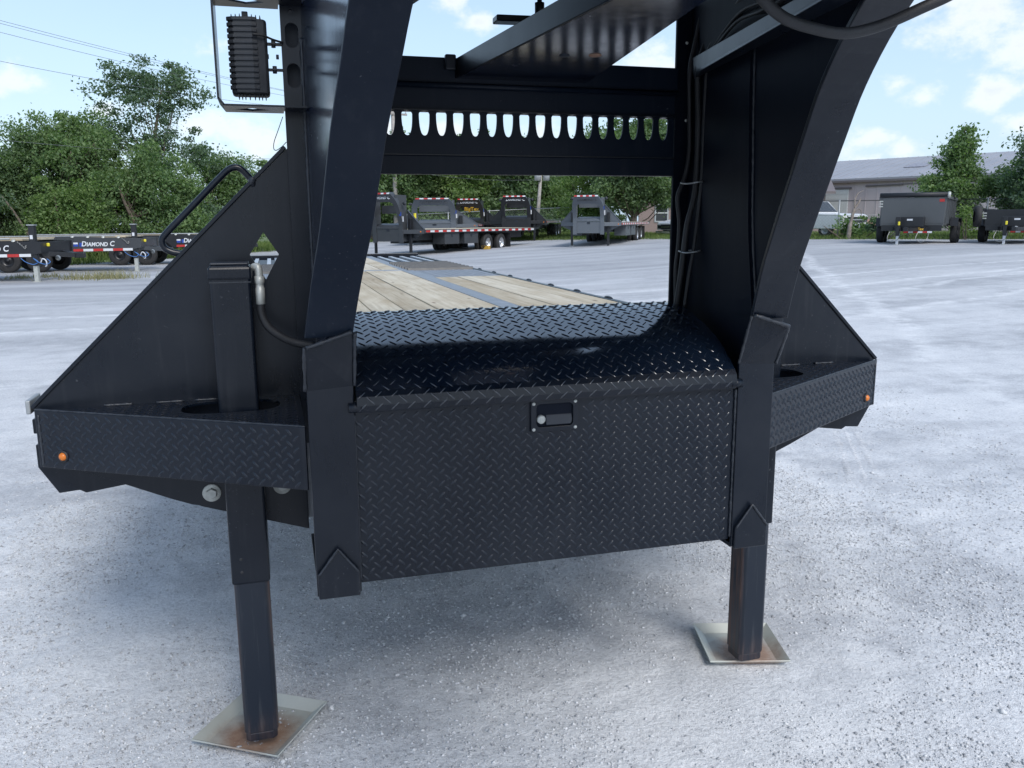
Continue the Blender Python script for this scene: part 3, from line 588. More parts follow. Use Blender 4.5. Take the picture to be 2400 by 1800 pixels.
# neck beams: front flange that bends forward and inward, web, rear flange
NP = [(.58, -.425, .510), (1.095, -.425, .510), (1.222, -.475, .510), (1.35, -.542, .491), (1.45, -.612, .474), (1.55, -.678, .462), (1.65, -.745, .450), (1.75, -.822, .434), (1.85, -.925, .420), (1.93, -1.06, .400), (2.0, -1.27, .372), (2.05, -1.55, .335), (2.08, -1.95, .285), (2.10, -2.45, .215)]
UP = [(.60, -.0), (1.095, 0.), (1.222, 0.), (1.35, 0.), (1.45, 0.), (1.55, 0.), (1.65, 0.), (1.75, 0), (1.85, 0), (1.95, 0), (2.32, -.0), (2.325, -.25), (2.33, -.9), (2.33, -2.45)]  # unseen upper edge raised to close a sky gap in the lid reflection
FW = .106
def dense(a, k=4):
    return [tuple(v) for v in spline(a, k)] if len(a) > 2 else a
for sgn in (-1, 1):
    up = dense(NP[2:], 4)
    nb = MB()                                       # web of the beam
    full = NP[:2]+up; upl = UP[:2]+[(p[0], p[1]) for p in [tuple(v)[:2] for v in spline([(a, b, 0) for a, b in UP[2:]], 4)]]
    vs = []
    for (z, y, xi), (uz, uy) in zip(full, upl):
        xr = .5625-max(0, -uy-.1)*.14
        for dx in (-.005, .005): vs.append((sgn*(xi+FW/2+dx), y+.008, z)); vs.append((sgn*(xr+dx), uy, uz))
    fs = []
    m = len(full)
    for i in range(m-1):
        a, b = 4*i, 4*i+4
        fs += [(a, a+1, b+1, b), (a+2, b+2, b+3, a+3)]
    nb.add(vs, fs, True)
    nb.add(vs, [f for i in range(m-1) for f in ((4*i, 4*i+4, 4*i+6, 4*i+2), (4*i+1, 4*i+3, 4*i+7, 4*i+5))]+[(0, 2, 3, 1)])
    web = nb.build('neck_beam', M['blackgloss'] if sgn < 0 else M['blackshade'], T)  # same paint both sides; right web's shade comes from the dulled copy
    def webx(y, z):
        for (za, ya, xa), (zb, yb, xb) in zip(full[:-1], full[1:]):
            if za <= z <= zb:
                f = (z-za)/(zb-za); yf, xf = ya+(yb-ya)*f, xa+(xb-xa)*f
                return .5625+(xf+FW/2-.5625)*min(1, max(0, y/yf))
        return .5625
    # upper front flange
    fv, ff = [], []
    for i, (z, y, xi) in enumerate(up):
        tz, ty = up[min(i+1, len(up)-1)][0]-up[max(i-1, 0)][0], up[min(i+1, len(up)-1)][1]-up[max(i-1, 0)][1]
        l = math.hypot(tz, ty); ny, nz = tz/l, -ty/l      # inward (rear/up) normal
        t = .012
        fv += [(sgn*xi, y, z), (sgn*(xi+FW), y, z), (sgn*xi, y+ny*t, z+nz*t), (sgn*(xi+FW), y+ny*t, z+nz*t)]
    for i in range(len(up)-1):
        a, b = 4*i, 4*i+4; ff += [(a, b, b+1, a+1), (a+2, a+3, b+3, b+2), (a, a+2, b+2, b), (a+1, b+1, b+3, a+3)]
    e_ = 4*(len(up)-1); ff += [(0, 1, 3, 2), (e_, e_+2, e_+3, e_+1)]
    fl = MB().add(fv, ff).build('front_flange', M['blackhalfshade'] if sgn < 0 else M['black'], web, .0025)  # left flange takes the half-shaded copy of the same paint
    # lower flange with the kink, set 6 mm proud of the upper one
    lo = [(.510, .615)]; prof = [(-.426, .582, .582), (-.426, 1.093, 1.100), (-.483, 1.200, 1.234)]
    lv_, lf_ = [], []
    for y, zo, zi in prof:
        for dy in (0, .012): lv_ += [(sgn*.509, y+dy, zi), (sgn*.616, y+dy, zo)]
    for i in range(2):
        a, b = 4*i, 4*i+4; lf_ += [(a, a+1, b+1, b), (a+2, b+2, b+3, a+3), (a, b, b+2, a+2), (a+1, a+3, b+3, b+1)]
    lf_ += [(0, 2, 3, 1), (8, 9, 11, 10)]
    MB().add(lv_, lf_).build('lower_flange', M['black'], web, .0025)
    MB().prism([(sgn*.513, -.426, .578), (sgn*.613, -.426, .578), (sgn*.613, -.426, .640), (sgn*.590, -.426, .668), (sgn*.563, -.426, .702), (sgn*.536, -.426, .668), (sgn*.513, -.426, .640)], (0, -.011, 0)).build('end_cap', M['black'], web, .004, seg=3)
    MB().box(min(sgn*.512, sgn*.613), max(sgn*.512, sgn*.613), -.413, .0, .576, .588).build('foot_plate', M['black'], web, .002)
    weld([(sgn*.515, -.438, .640), (sgn*.563, -.438, .704), (sgn*.611, -.438, .640)], web, .0035)
    weld([(sgn*.512, -.488, 1.235), (sgn*.614, -.488, 1.202)], web, .005)
    weld([(sgn*.505, -.482, 1.232), (sgn*.506, -.428, 1.10)], web, .004); weld([(sgn*.618, -.480, 1.202), (sgn*.619, -.428, 1.095)], web, .0045)
    weld([(sgn*.569, -.004, .99), (sgn*.569, -.004, 1.95)], web, .005); weld([(sgn*(webx(-.425, z)-.007), -.425, z) for z in (1.27, 1.4, 1.5, 1.6, 1.7, 1.8, 1.9)], web, .0035)
    # rear flange: two halves, the outer one slotted
    a, b = .510, .5625
    MB().box(min(sgn*a, sgn*b), max(sgn*a, sgn*b), 0, .012, .6, 2.1).build('rear_flange', M['blackshade'], web, .002)
    rf = MB(); x0, x1 = sorted((sgn*b, sgn*.620)); xc = sgn*.5925
    def slot(z0, z1, cz, w, h):
        k = 32; inn = []; r = w/2; s = max(0, h/2-r)
        for i in range(k):
            an = 2*math.pi*(i+.5)/k; inn.append((xc+r*math.cos(an), 0, cz+r*math.sin(an)+(s if math.sin(an) > 0 else -s)))
        out = []
        for i in range(k):
            an = 2*math.pi*(i+.5)/k; c_, s_ = math.cos(an), math.sin(an); t = min((x1-x0)/2/max(abs(c_), 1e-6), (z1-z0)/2/max(abs(s_), 1e-6))
            out.append(((x0+x1)/2+c_*t, 0, (z0+z1)/2+s_*t))
        # pull the four nearest samples onto the true corners
        for cx_, cz_ in ((x0, z0), (x0, z1), (x1, z0), (x1, z1)):
            i = min(range(k), key=lambda q: (out[q][0]-cx_)**2+(out[q][2]-cz_)**2); out[i] = (cx_, 0, cz_)
        rf.ringplate(out, inn, (0, .012, 0))
    rf.box(x0, x1, 0, .012, .86, 1.79)
    for z0, z1, cz, w, h in ((1.79, 1.906, 1.856, .034, .062), (1.906, 1.996, 1.956, .034, .062), (1.996, 2.03, 2.013, .014, .014), (2.03, 2.1, 2.07, .034, .05)): slot(z0, z1, cz, w, h)
    rf.build('slotted_flange', M['black'], web)
    MB().box(x0+.003, x1-.003, .05, .056, .9, 2.1).build('channel_back', M['blackdull'], web)
    dv, df = [], []
    for z, y, xi in up:
        if not 1.19 <= z <= 1.90: continue
        for yy in (-.302, max(-.41, y+.03)):
            xw = .5625+(xi+FW/2-.5625)*min(1, yy/y); dv += [(sgn*(xw-.012), yy, z), (sgn*(xw-.003), yy, z)]
    for i in range(len(dv)//4-1):
        a, b = 4*i, 4*i+4; df += [(a, a+2, b+2, b), (a, b, b+1, a+1), (a+2, a+3, b+3, b+2)]
    df += [(0, 1, 3, 2)]
    MB().add(dv, df).build('doubler_plate', M['blackshade'], web)
    # sloping angle under the neck, running inward to the coupler
    ba = MB(); q = [(.540, -.055), (.490, -.19), (.346, -.94), (.25, -1.5), (.31, -1.5), (.402, -.94)]
    ba.prism([(sgn*x, y, 1.880) for x, y in q], (0, 0, .008)); ba.prism([(sgn*x, y, 1.888) for x, y in ((.540, -.055), (.402, -.94), (.31, -1.5), (.302, -1.5), (.394, -.94), (.532, -.055))], (0, 0, .05))
    ba.build('brace_angle', M['black'], T, .0015)
for y0, y1, hx_ in ((-2.45, -1.75, .34), (-1.74, -.86, .45), (-.85, .60, .555)): MB().box(-hx_, hx_, y0, y1, 2.335, 2.345).build('neck_plate_sky_blocker', M['black'], T)  # unseen plates added overhead; rear one stretched to block sky from the lid reflection
MB().box(-.12, .12, -2.7, -2.42, 1.75, 2.34).build('coupler_post', M['black'], T, .006)

# cross beam between the necks
cb = MB().box(-.509, .509, -.018, .09, 1.848, 1.916).build('cross_beam', M['blackhalfshade'], T, .003)
MB().tube([(-.508, -.020, 1.843), (.508, -.020, 1.843)], .008, 10).build('rolled_lip', M['blackhalfshade'], cb)
MB().box(-.508, .508, -.004, .02, 1.781, 1.842).build('beam_face', M['blackhalfshade'], cb, .002)
MB().box(-.508, .508, -.012, .03, 1.7765, 1.7810).build('beam_ledge', M['black'], cb)
MB().box(-.508, .508, -.008, .022, 1.607, 1.6585).build('bottom_flange', M['blackhalfshade'], cb, .003)
MB().box(-.508, .508, -.003, .008, 1.6585, 1.6615).build('weld_bead', M['weld'], cb)
pw = MB()
for i in range(21):
    c = -.489+.0481*i; hw = .02405; z0, z1 = 1.6615, 1.7765; k = 20; inn = []; zt = 1.773; a_, b_ = .0150, .0575
    for q in range(k-3):
        an = math.pi+math.pi*q/(k-4); cc_, ss_ = math.cos(an), math.sin(an); inn.append((c+a_*math.copysign(abs(cc_)**.80, cc_), 0, zt-.004+b_*math.copysign(abs(ss_)**.86, ss_)))
    inn += [(c+a_*.80, 0, zt+.0012), (c, 0, zt+.003), (c-a_*.80, 0, zt+.0012)]
    out = []
    for p in inn:
        dx, dz = p[0]-c, p[2]-(z0+z1)/2; t = min(hw/max(abs(dx), 1e-6), (z1-z0)/2/max(abs(dz), 1e-6)); out.append((c+dx*t, 0, (z0+z1)/2+dz*t))
    for cx_, cz_ in ((c-hw, z0), (c+hw, z0), (c-hw, z1), (c+hw, z1)):
        q = min(range(k), key=lambda j: (out[j][0]-cx_)**2+(out[j][2]-cz_)**2); out[q] = (cx_, 0, cz_)
    pw.ringplate(out, inn, (0, .006, 0))
pw.box(.4971, .508, 0, .006, 1.6615, 1.7765)
pw.build('perforated_web', M['blackhalfshade'], cb)
MB().box(-.193, -.163, -.036, -.018, 1.882, 1.922).build('cable_guide', M['blackdull'], cb, .004)
# tapered centre box running to the coupler
tg = MB(); tv = []
for y, xl, xr in ((-.018, -.160, .217), (-.92, -.062, .100), (-1.7, -.02, .055)):
    tv += [(xl, y, 1.862), (xr, y, 1.862), (xr, y, 1.912), (xl, y, 1.912)]
tf = [(0, 1, 2, 3), (8, 11, 10, 9)]
for a in (0, 4): tf += [(a, a+4, a+5, a+1), (a+1, a+5, a+6, a+2), (a+2, a+6, a+7, a+3), (a+3, a+7, a+4, a)]
tf = [f for f in tf if f not in ((3, 7, 4, 0), (7, 11, 8, 4))]
cbx = tg.add(tv, tf).build('centre_box', M['blackgloss'], T)
MB().prism([tv[0], tv[4], tv[8], tv[11], tv[7], tv[3]], (-.004, 0, .001)).build('side_flange', M['black'], cbx, .0015)
MB().lathe([(0, .0035), (.013, .003), (.016, 0)], (.09, -.42, 1.862), (0, 0, -1), 16).build('drain_plug', simple('rusty_plug', (.22, .13, .09), .7, var=.4, scale=60), cbx)
MB().lathe([(0, .0035), (.011, .003), (.014, 0)], (.02, -.40, 1.862), (0, 0, -1), 16).build('drain_plug', M['blackdull'], cbx)
MB().obox((-.072, -.30, 1.957), (.052, 0, .001), (0, .022, 0), (0, 0, .0075)).build('flat_bar', M['black'], T, .003)
MB().lathe([(.008, 0), (.008, .02), (.012, .022), (.012, .05), (.006, .052), (.006, .09)], (-.010, -.30, 1.950), (0, 0, 1), 12).build('stud', M['blackdull'], T)
MB().box(*(.545, .557), -.245, -.14, 1.945, 2.06).build('sky_sheen_plate', M['midgrey'], T, .006)  # grey colour stands in for sky reflected in this plate
MB().lathe([(0, .004), (.003, .004), (.005, 0)], (.540, -.004, 1.99), (0, -1, 0), 8).build('screw', M['zinc'], T)
MB().lathe([(0, .004), (.003, .004), (.005, 0)], (.545, -.004, 1.77), (0, -1, 0), 8).build('screw', M['zinc'], T)

# wings, gussets, legs, lights
for sgn in (-1, 1):
    o_, i_ = Vector((sgn*1.295, 0, 0)), Vector((sgn*.624, -.402, 0)); ed = (i_-o_); el = ed.length; ed.normalize(); nn = Vector((ed.y, -ed.x, 0))
    if nn.y > 0: nn = -nn
    back = -nn*.007
    wp = MB().prism([o_+Vector((0, 0, .848)), i_+Vector((0, 0, .846)), i_+Vector((0, 0, 1.002)), o_+Vector((0, 0, 1.002))], back).build('wing_plate', M['black'], T, .002)
    # u runs so that the surface normal points forward
    if sgn > 0: P = lambda u, v, i_=i_, ed=ed: i_-ed*u+Vector((0, 0, v))
    else: P = lambda u, v, o_=o_, ed=ed: o_+ed*u+Vector((0, 0, v))
    lugs(wp, P, .02, el-.012, .858, .992, .0320, .0285, ll=.0130, ww=.0040, hh=.0036, first=1, mat='blacklug')
    fv = lambda z: [o_+back+Vector((0, 0, z)), i_+back+Vector((0, 0, z)), Vector((sgn*.624, .018, z)), Vector((sgn*1.295, .018, z))]
    hx, hy = sgn*.782, -.085; ang = sorted(set([2*math.pi*(k+.3)/40 for k in range(40)]+[math.atan2(p.y-hy, p.x-hx) % (2*math.pi) for p in fv(0)]))
    poly = fv(0)
    def hit(a):
        d = Vector((math.cos(a), math.sin(a))); best = 9
        for k in range(4):
            p, q = poly[k], poly[(k+1) % 4]; ex, ey = q.x-p.x, q.y-p.y; den = d.x*ey-d.y*ex
            if abs(den) < 1e-9: continue
            t = ((p.x-hx)*ey-(p.y-hy)*ex)/den; s_ = ((p.x-hx)*d.y-(p.y-hy)*d.x)/den
            if t > 0 and -1e-6 <= s_ <= 1+1e-6: best = min(best, t)
        return (hx+d.x*best, hy+d.y*best, .992)
    hole = []
    for a in ang:
        c_, s_ = math.cos(a), math.sin(a); k = (abs(c_/.125)**2.8+abs(s_/.078)**2.8)**(-1/2.8); hole.append((hx+c_*k-sgn*-.02, hy+s_*k, .992))
    wt = MB().ringplate([hit(a) for a in ang], hole, (0, 0, .006)).build('wing_top', M['black'], T)
    def ok(u, v):
        x, y = u, v
        if y > .008 or abs(((x-hx-sgn*.02))/.142)**2.8+abs((y-hy)/.094)**2.8 < 1: return False
        return y > -.402*(1.295-abs(x))/.671+.022 and .632 < abs(x) < 1.27
    lugs(wt, lambda u, v: (u, v, .998), min(sgn*.63, sgn*1.28), max(sgn*.63, sgn*1.28), -.39, .01, .0345, .0285, ll=.0125, ww=.004, hh=.0022, inside=ok, mat='blacklug')
    weld([o_+Vector((0, 0, 1.0035))+back*.3, i_+Vector((0, 0, 1.0035))+back*.3], wp, .0025)
    weld([o_+nn*.003+Vector((sgn*-.012, -.004, .85)), o_+nn*.003+Vector((sgn*-.012, -.004, .99))], wp, .003)
    p = o_.lerp(i_, .101)+nn*.001; p.z = .883
    mk = MB().lathe([(.0, .011), (.006, .0098), (.0098, .006), (.0115, 0)], p, nn, 18).build('marker_light', M['amber'], T)
    MB().lathe([(.0155, 0), (.0155, .003), (.0118, .004)], p, nn, 18).build('grommet', M['rubber'], mk)
    # triangular gusset with a diamond window
    x = lambda v: sgn*v
    tri = [Vector((x(1.297), .020, .86)), Vector((x(1.297), .020, 1.004)), Vector((x(.602), .020, 1.690)), Vector((x(.602), .020, .86))]
    dx_, dz_ = .6945, 1.390; dia = [(.733, 1.392), (.6945, 1.452), (.657, 1.392), (.6945, 1.324)]
    an2 = sorted(set([math.atan2(p.z-dz_, p.x-x(dx_)) % (2*math.pi) for p in tri]+[math.atan2(b-dz_, x(a)-x(dx_)) % (2*math.pi) for a, b in dia]))
    def hitp(a, pl, yy):
        d = (math.cos(a), math.sin(a)); best = 9
        for k in range(len(pl)):
            p, q = pl[k], pl[(k+1) % len(pl)]; ex, ey = q[0]-p[0], q[1]-p[1]; den = d[0]*ey-d[1]*ex
            if abs(den) < 1e-9: continue
            t = ((p[0]-x(dx_))*ey-(p[1]-dz_)*ex)/den; s_ = ((p[0]-x(dx_))*d[1]-(p[1]-dz_)*d[0])/den
            if t > 0 and -1e-6 <= s_ <= 1+1e-6: best = min(best, t)
        return (x(dx_)+d[0]*best, yy, dz_+d[1]*best)
    gs = MB().ringplate([hitp(a, [(p.x, p.z) for p in tri], .020) for a in an2], [hitp(a, [(x(a_), b_) for a_, b_ in dia], .020) for a in an2], (0, .010, 0)).build('gusset_plate', M['black'], T)
    s0, s1 = Vector((x(1.300), .0, 1.000)), Vector((x(.621), .0, 1.672)); tn = (s1-s0).normalized(); up_ = Vector((-tn.z*sgn, 0, tn.x*sgn)); up_ = up_ if up_.z > 0 else -up_
    MB().prism([s0+Vector((0, .014, 0)), s1+Vector((0, .014, 0)), s1+up_*.011+Vector((0, .014, 0)), s0+up_*.011+Vector((0, .014, 0))], (0, .085, 0)).build('gusset_flange', M['black'], gs, .0025)
    for a_, b_ in ((1.13, 1.06), (1.0, .93), (.90, .84)): weld([(x(a_), .016, 1.000), (x(b_), .016, 1.000)], gs, .004)
    # deep front crossmember seen under the wing, with bolts
    cm = MB().prism([(x(1.26), .022, .85), (x(.986), .022, .723), (x(.93), .022, .700), (x(.915), .022, .697), (x(.905), .022, .692), (x(.616), .022, .595), (x(.616), .022, .86)], (0, .012, 0)).build('crossmember', M['black'], T, .002)
    for bx, bz in ((.877, .731), (.685, .735)):
        MB().lathe([(.0255, .0), (.0255, .004), (.024, .005), (.010, .005)], (x(bx), .022, bz), (0, -1, 0), 22).build('washer', M['zinc'], cm)
        MB().lathe([(0, .0145), (.0135, .0145), (.0155, .012), (.0155, .002)], (x(bx), .020, bz), (0, -1, 0), 6, smooth=False).build('hex_bolt', M['zinc'], cm)
    MB().prism([(x(1.31), .036, .90), (x(1.31), .036, .838), (x(1.266), .036, .762), (x(1.215), .036, .766), (x(1.20), .036, .757), (x(1.09), .036, .772), (x(1.09), .036, .90)], (0, .03, 0)).build('rail_end_plate', M['black'], T, .002)
    # hydraulic landing leg
    lx, ly = sgn*.781, -.087
    jk = MB().box(lx-.050, lx+.050, ly-.050, ly+.050, .512, 1.372).build('landing_leg', M['black'], T, .007, seg=3)
    MB().box(lx-.0535, lx+.0535, ly-.0535, ly+.0535, 1.335, 1.368).build('collar', M['black'], jk, .006)
    MB().box(lx-.047, lx+.047, ly-.047, ly+.047, 1.372, 1.378).build('cap_plate', M['blackdull'], jk, .003)
    MB().box(lx-.0506, lx+.0506, ly-.0506, ly+.0506, 1.3275, 1.3305).build('weld_bead', M['weld'], jk)
    for hz in (.585, .548): MB().lathe([(0, .001), (.003, .0012), (.0046, .0)], (lx-.022, ly-.050, hz), (0, -1, 0), 10).build('grease_hole', M['rubber'], jk)
    c = .046; k = .011
    octo = [(-c+k, -c), (c-k, -c), (c, -c+k), (c, c-k), (c-k, c), (-c+k, c), (-c, c-k), (-c, -c+k)]
    il = MB().prism([(a, b, .062) for a, b in octo], (0, 0, .6)); il.prism([(a*.93, b*.93, .036) for a, b in octo], (0, 0, .0255))
    MB().v
    il.build('inner_leg', M['leg'], jk, .003, loc=(lx, ly, 0))
    pc, rot, pw_ = ((-.785, -.010), R(-32), .140) if sgn < 0 else ((.8195, .006), R(-15.5), .1345)
    pd = MB(); b_, t_ = pw_-.032, pw_; vv = []
    for w_, z_ in ((t_, .034), (b_, .010), (b_, .004), (t_+.001, .029)): vv += [(a*w_, d*w_, z_) for a, d in ((-1, -1), (1, -1), (1, 1), (-1, 1))]
    fs = [(4, 5, 6, 7), (8, 11, 10, 9)]
    for q in range(4):
        r_ = (q+1) % 4; fs += [(q, r_, 4+r_, 4+q), (8+q, 8+r_, 12+r_, 12+q), (12+q, 12+r_, r_, q)]
    po = pd.add(vv, fs).build('foot_pad', M['pad'], jk, .0012, loc=(pc[0], pc[1], float(micro(pc[0], pc[1]))-.004)); po.rotation_euler = (0, 0, rot)
    # hydraulic hose off the top of the leg
    MB().tube(spline([(x(.724), -.105, 1.364), (x(.713), -.112, 1.366), (x(.7105), -.115, 1.352), (x(.710), -.115, 1.33)], 4), .010, 10).build('elbow_fitting', M['zinc'], jk)
    MB().lathe([(.008, 0), (.0125, 0), (.0125, .018), (.0105, .02), (.0105, .03), (.0118, .031), (.0122, .072), (.009, .073)], (x(.710), -.115, 1.342), (0, 0, -1), 12).build('hose_ferrule', M['zinc'], jk)
    MB().tube(spline([(x(.710), -.115, 1.275), (x(.7095), -.115, 1.245), (x(.696), -.118, 1.212), (x(.668), -.12, 1.186), (x(.63), -.12, 1.166), (x(.585), -.12, 1.155)], 6), .0105, 12).build('hydraulic_hose', M['rubber'], jk)
# grab handle bent from tube behind the gusset slope
gh = [(-.712, .03, 1.584), (-.735, .03, 1.612), (-.752, .03, 1.622), (-.772, .03, 1.617), (-.80, .03, 1.592), (-.87, .03, 1.522), (-.94, .03, 1.452), (-.953, .03, 1.432), (-.948, .03, 1.413), (-.93, .03, 1.402), (-.905, .03, 1.397)]
MB().tube(spline(gh, 5), .0088, 12).build('grab_handle', M['black'], T)
MB().tube(spline([(-.712, .03, 1.574), (-.716, .02, 1.585), (-.712, .02, 1.594)], 3), .010, 8).build('weld_bead', M['weld'], T)

MB().box(-1.322, -1.310, .03, .14, .985, 1.022).build('rail_end_bracket', M['galv'], T, .003)
# work light in its guard on the slotted post
gd = MB(); x0, x1, z0, z1, ya, yb = -.784, -.620, 1.765, 2.028, -.085, .045
gd.box(x0, x0+.005, ya, yb, z0+.018, z1+.0)
gd.prism([(x0, ya, z0+.018), (x0+.014, ya, z0), (x0+.017, ya, z0+.005), (x0+.005, ya, z0+.020)], (0, yb-ya, 0))
for zz_, xa, xb in ((z0, x0+.014, -.560), (z1, x0, -.560)):
    xc_ = -.702; yc = (ya+yb)/2; inn = [(xc_-.045, yc, zz_), (xc_, yc-.028, zz_), (xc_+.045, yc, zz_), (xc_, yc+.028, zz_)]
    inn8 = [inn[0], tuple((Vector(inn[0])+Vector(inn[1]))/2), inn[1], tuple((Vector(inn[1])+Vector(inn[2]))/2), inn[2], tuple((Vector(inn[2])+Vector(inn[3]))/2), inn[3], tuple((Vector(inn[3])+Vector(inn[0]))/2)]
    out8 = [(xa, yc, zz_), (xa, ya, zz_), (xc_, ya, zz_), (-.6225, ya, zz_), (-.6225, yc, zz_), (-.6225, yb, zz_), (xc_, yb, zz_), (xa, yb, zz_)]
    gd.ringplate(out8, inn8, (0, 0, .005)); gd.box(-.6222, -.566, ya, -.003, zz_, zz_+.005)
gd.build('light_guard', M['black'], T)
wl = MB().prism([(-.749, -.03, 1.800), (-.655, -.03, 1.800), (-.655, -.03, 1.986), (-.749, -.03, 1.986)], (0, .055, 0)).build('work_light', M['ledbody'], T, .008, seg=3)
MB().prism([(-.738, -.040, 1.803), (-.692, -.048, 1.803), (-.660, -.040, 1.803), (-.660, -.029, 1.803), (-.738, -.029, 1.803)], (0, 0, .180)).build('heat_sink', M['ledbody'], wl, .003)
for i in range(13):
    z = 1.812+i*.0138
    MB().prism([(-.752, -.034, z), (-.738, -.0435, z), (-.692, -.0515, z), (-.679, -.048, z), (-.679, -.03, z), (-.752, -.02, z)], (0, 0, .0085)).build('cooling_fin', M['ledbody'], wl, .0015)
for i, xx in enumerate((-.741, -.731, -.721, -.692, -.682, -.672)):
    MB().prism([(xx, -.036, 1.985), (xx+.004, -.036, 1.985), (xx+.0025, -.036, 1.995-.001*abs(i-2.5)), (xx+.001, -.036, 1.995-.001*abs(i-2.5))], (0, .05, 0)).build('cooling_fin', M['ledbody'], wl)
MB().box(-.714, -.699, -.04, .01, 1.985, 2.000).build('mounting_lug', M['ledbody'], wl, .002)
for xx in (-.735, -.727, -.719, -.708, -.695, -.685, -.677, -.668):
    MB().prism([(xx, -.034, 1.801), (xx+.004, -.034, 1.801), (xx+.003, -.034, 1.793), (xx+.001, -.034, 1.793)], (0, .05, 0)).build('cooling_fin', M['ledbody'], wl)
for zz_ in (1.9315, 1.868):
    MB().box(-.656, -.619, -.012, .012, zz_-.002, zz_+.002).build('mounting_arm', M['ledbody'], wl)
    MB().lathe([(0, .014), (.0055, .014), (.0055, -.004), (0, -.004)], (-.640, -.004, zz_-.005), (0, 0, 1), 8).build('bolt', M['ledbody'], wl)
MB().tube(spline([(-.690, -.055, 1.944), (-.665, -.05, 1.942), (-.640, -.03, 1.937), (-.616, -.01, 1.935)], 5), .0028, 6).build('light_cable', M['rubber'], wl)
for xx in (-.653, -.628): MB().lathe([(0, .007), (.006, .007), (.006, 0)], (xx, -.010, 1.899), (-1, 0, 0), 8).build('bolt', M['ledbody'], wl)
MB().tube(spline([(-.626, .03, 1.755), (-.640, .03, 1.72), (-.652, .03, 1.69), (-.654, .03, 1.672), (-.647, .03, 1.668), (-.632, .03, 1.678), (-.620, .03, 1.69)], 5), .0011, 5).build('loose_wire', M['rubber'], T)

# hoses and cables on the inner side of the far neck
CAB = [(.10, -1.03, 1.99), (.130, -1.03, 1.919), (.149, -1.03, 1.864), (.165, -1.03, 1.842), (.205, -1.03, 1.818), (.262, -1.03, 1.805), (.328, -1.03, 1.800), (.400, -1.03, 1.817), (.468, -1.05, 1.846), (.527, -1.07, 1.875), (.60, -1.10, 1.93)]
MB().tube(spline(CAB, 6), .0102, 12).build('brake_cable', M['rubber'], T)
HA = [(.60, -.10, 2.06), (.575, -.09, 2.01), (.549, -.09, 1.957), (.534, -.09, 1.906), (.538, -.085, 1.83), (.543, -.085, 1.767), (.546, -.08, 1.67), (.542, -.08, 1.554), (.522, -.08, 1.47), (.512, -.08, 1.385), (.505, -.08, 1.32), (.497, -.07, 1.215)]
HB = [(.56, -.05, 2.06), (.540, -.05, 1.97), (.528, -.05, 1.9), (.536, -.04, 1.8), (.540, -.04, 1.68), (.528, -.04, 1.603), (.507, -.04, 1.545), (.515, -.04, 1.47), (.514, -.04, 1.40), (.508, -.04, 1.33), (.512, -.04, 1.222)]
HC = [(.58, -.12, 2.05), (.552, -.12, 1.95), (.545, -.12, 1.88), (.548, -.11, 1.76), (.550, -.105, 1.6), (.545, -.1, 1.5), (.535, -.1, 1.4), (.522, -.1, 1.32), (.510, -.1, 1.218)]
for p, r in ((HA, .0085), (HB, .0065), (HC, .0055)): MB().tube(spline(p, 6), r, 10).build('hydraulic_hose', M['rubber'], T)
for zz_ in (1.385, 1.585): MB().tube(spline([(.508, -.055, zz_), (.507, -.10, zz_-.004), (.53, -.125, zz_), (.555, -.10, zz_+.002), (.555, -.03, zz_)], 5), .0025, 6).build('cable_tie', M['galv'], T)
for k, (dx, dz) in enumerate(((0, 0), (.02, .012), (-.012, .03), (.03, -.012), (.012, .05))):
    MB().tube(spline([(.545, -.10, 1.91+dz*.3), (.56-dx, -.20, 1.955+dz), (.53-dx, -.36, 1.985+dz), (.47-dx, -.6, 1.965+dz), (.43-dx, -.8, 2.02+dz)], 6), (.0075, .0045, .006, .0045, .0065)[k], 8).build('wiring_loom', M['rubber'], T)

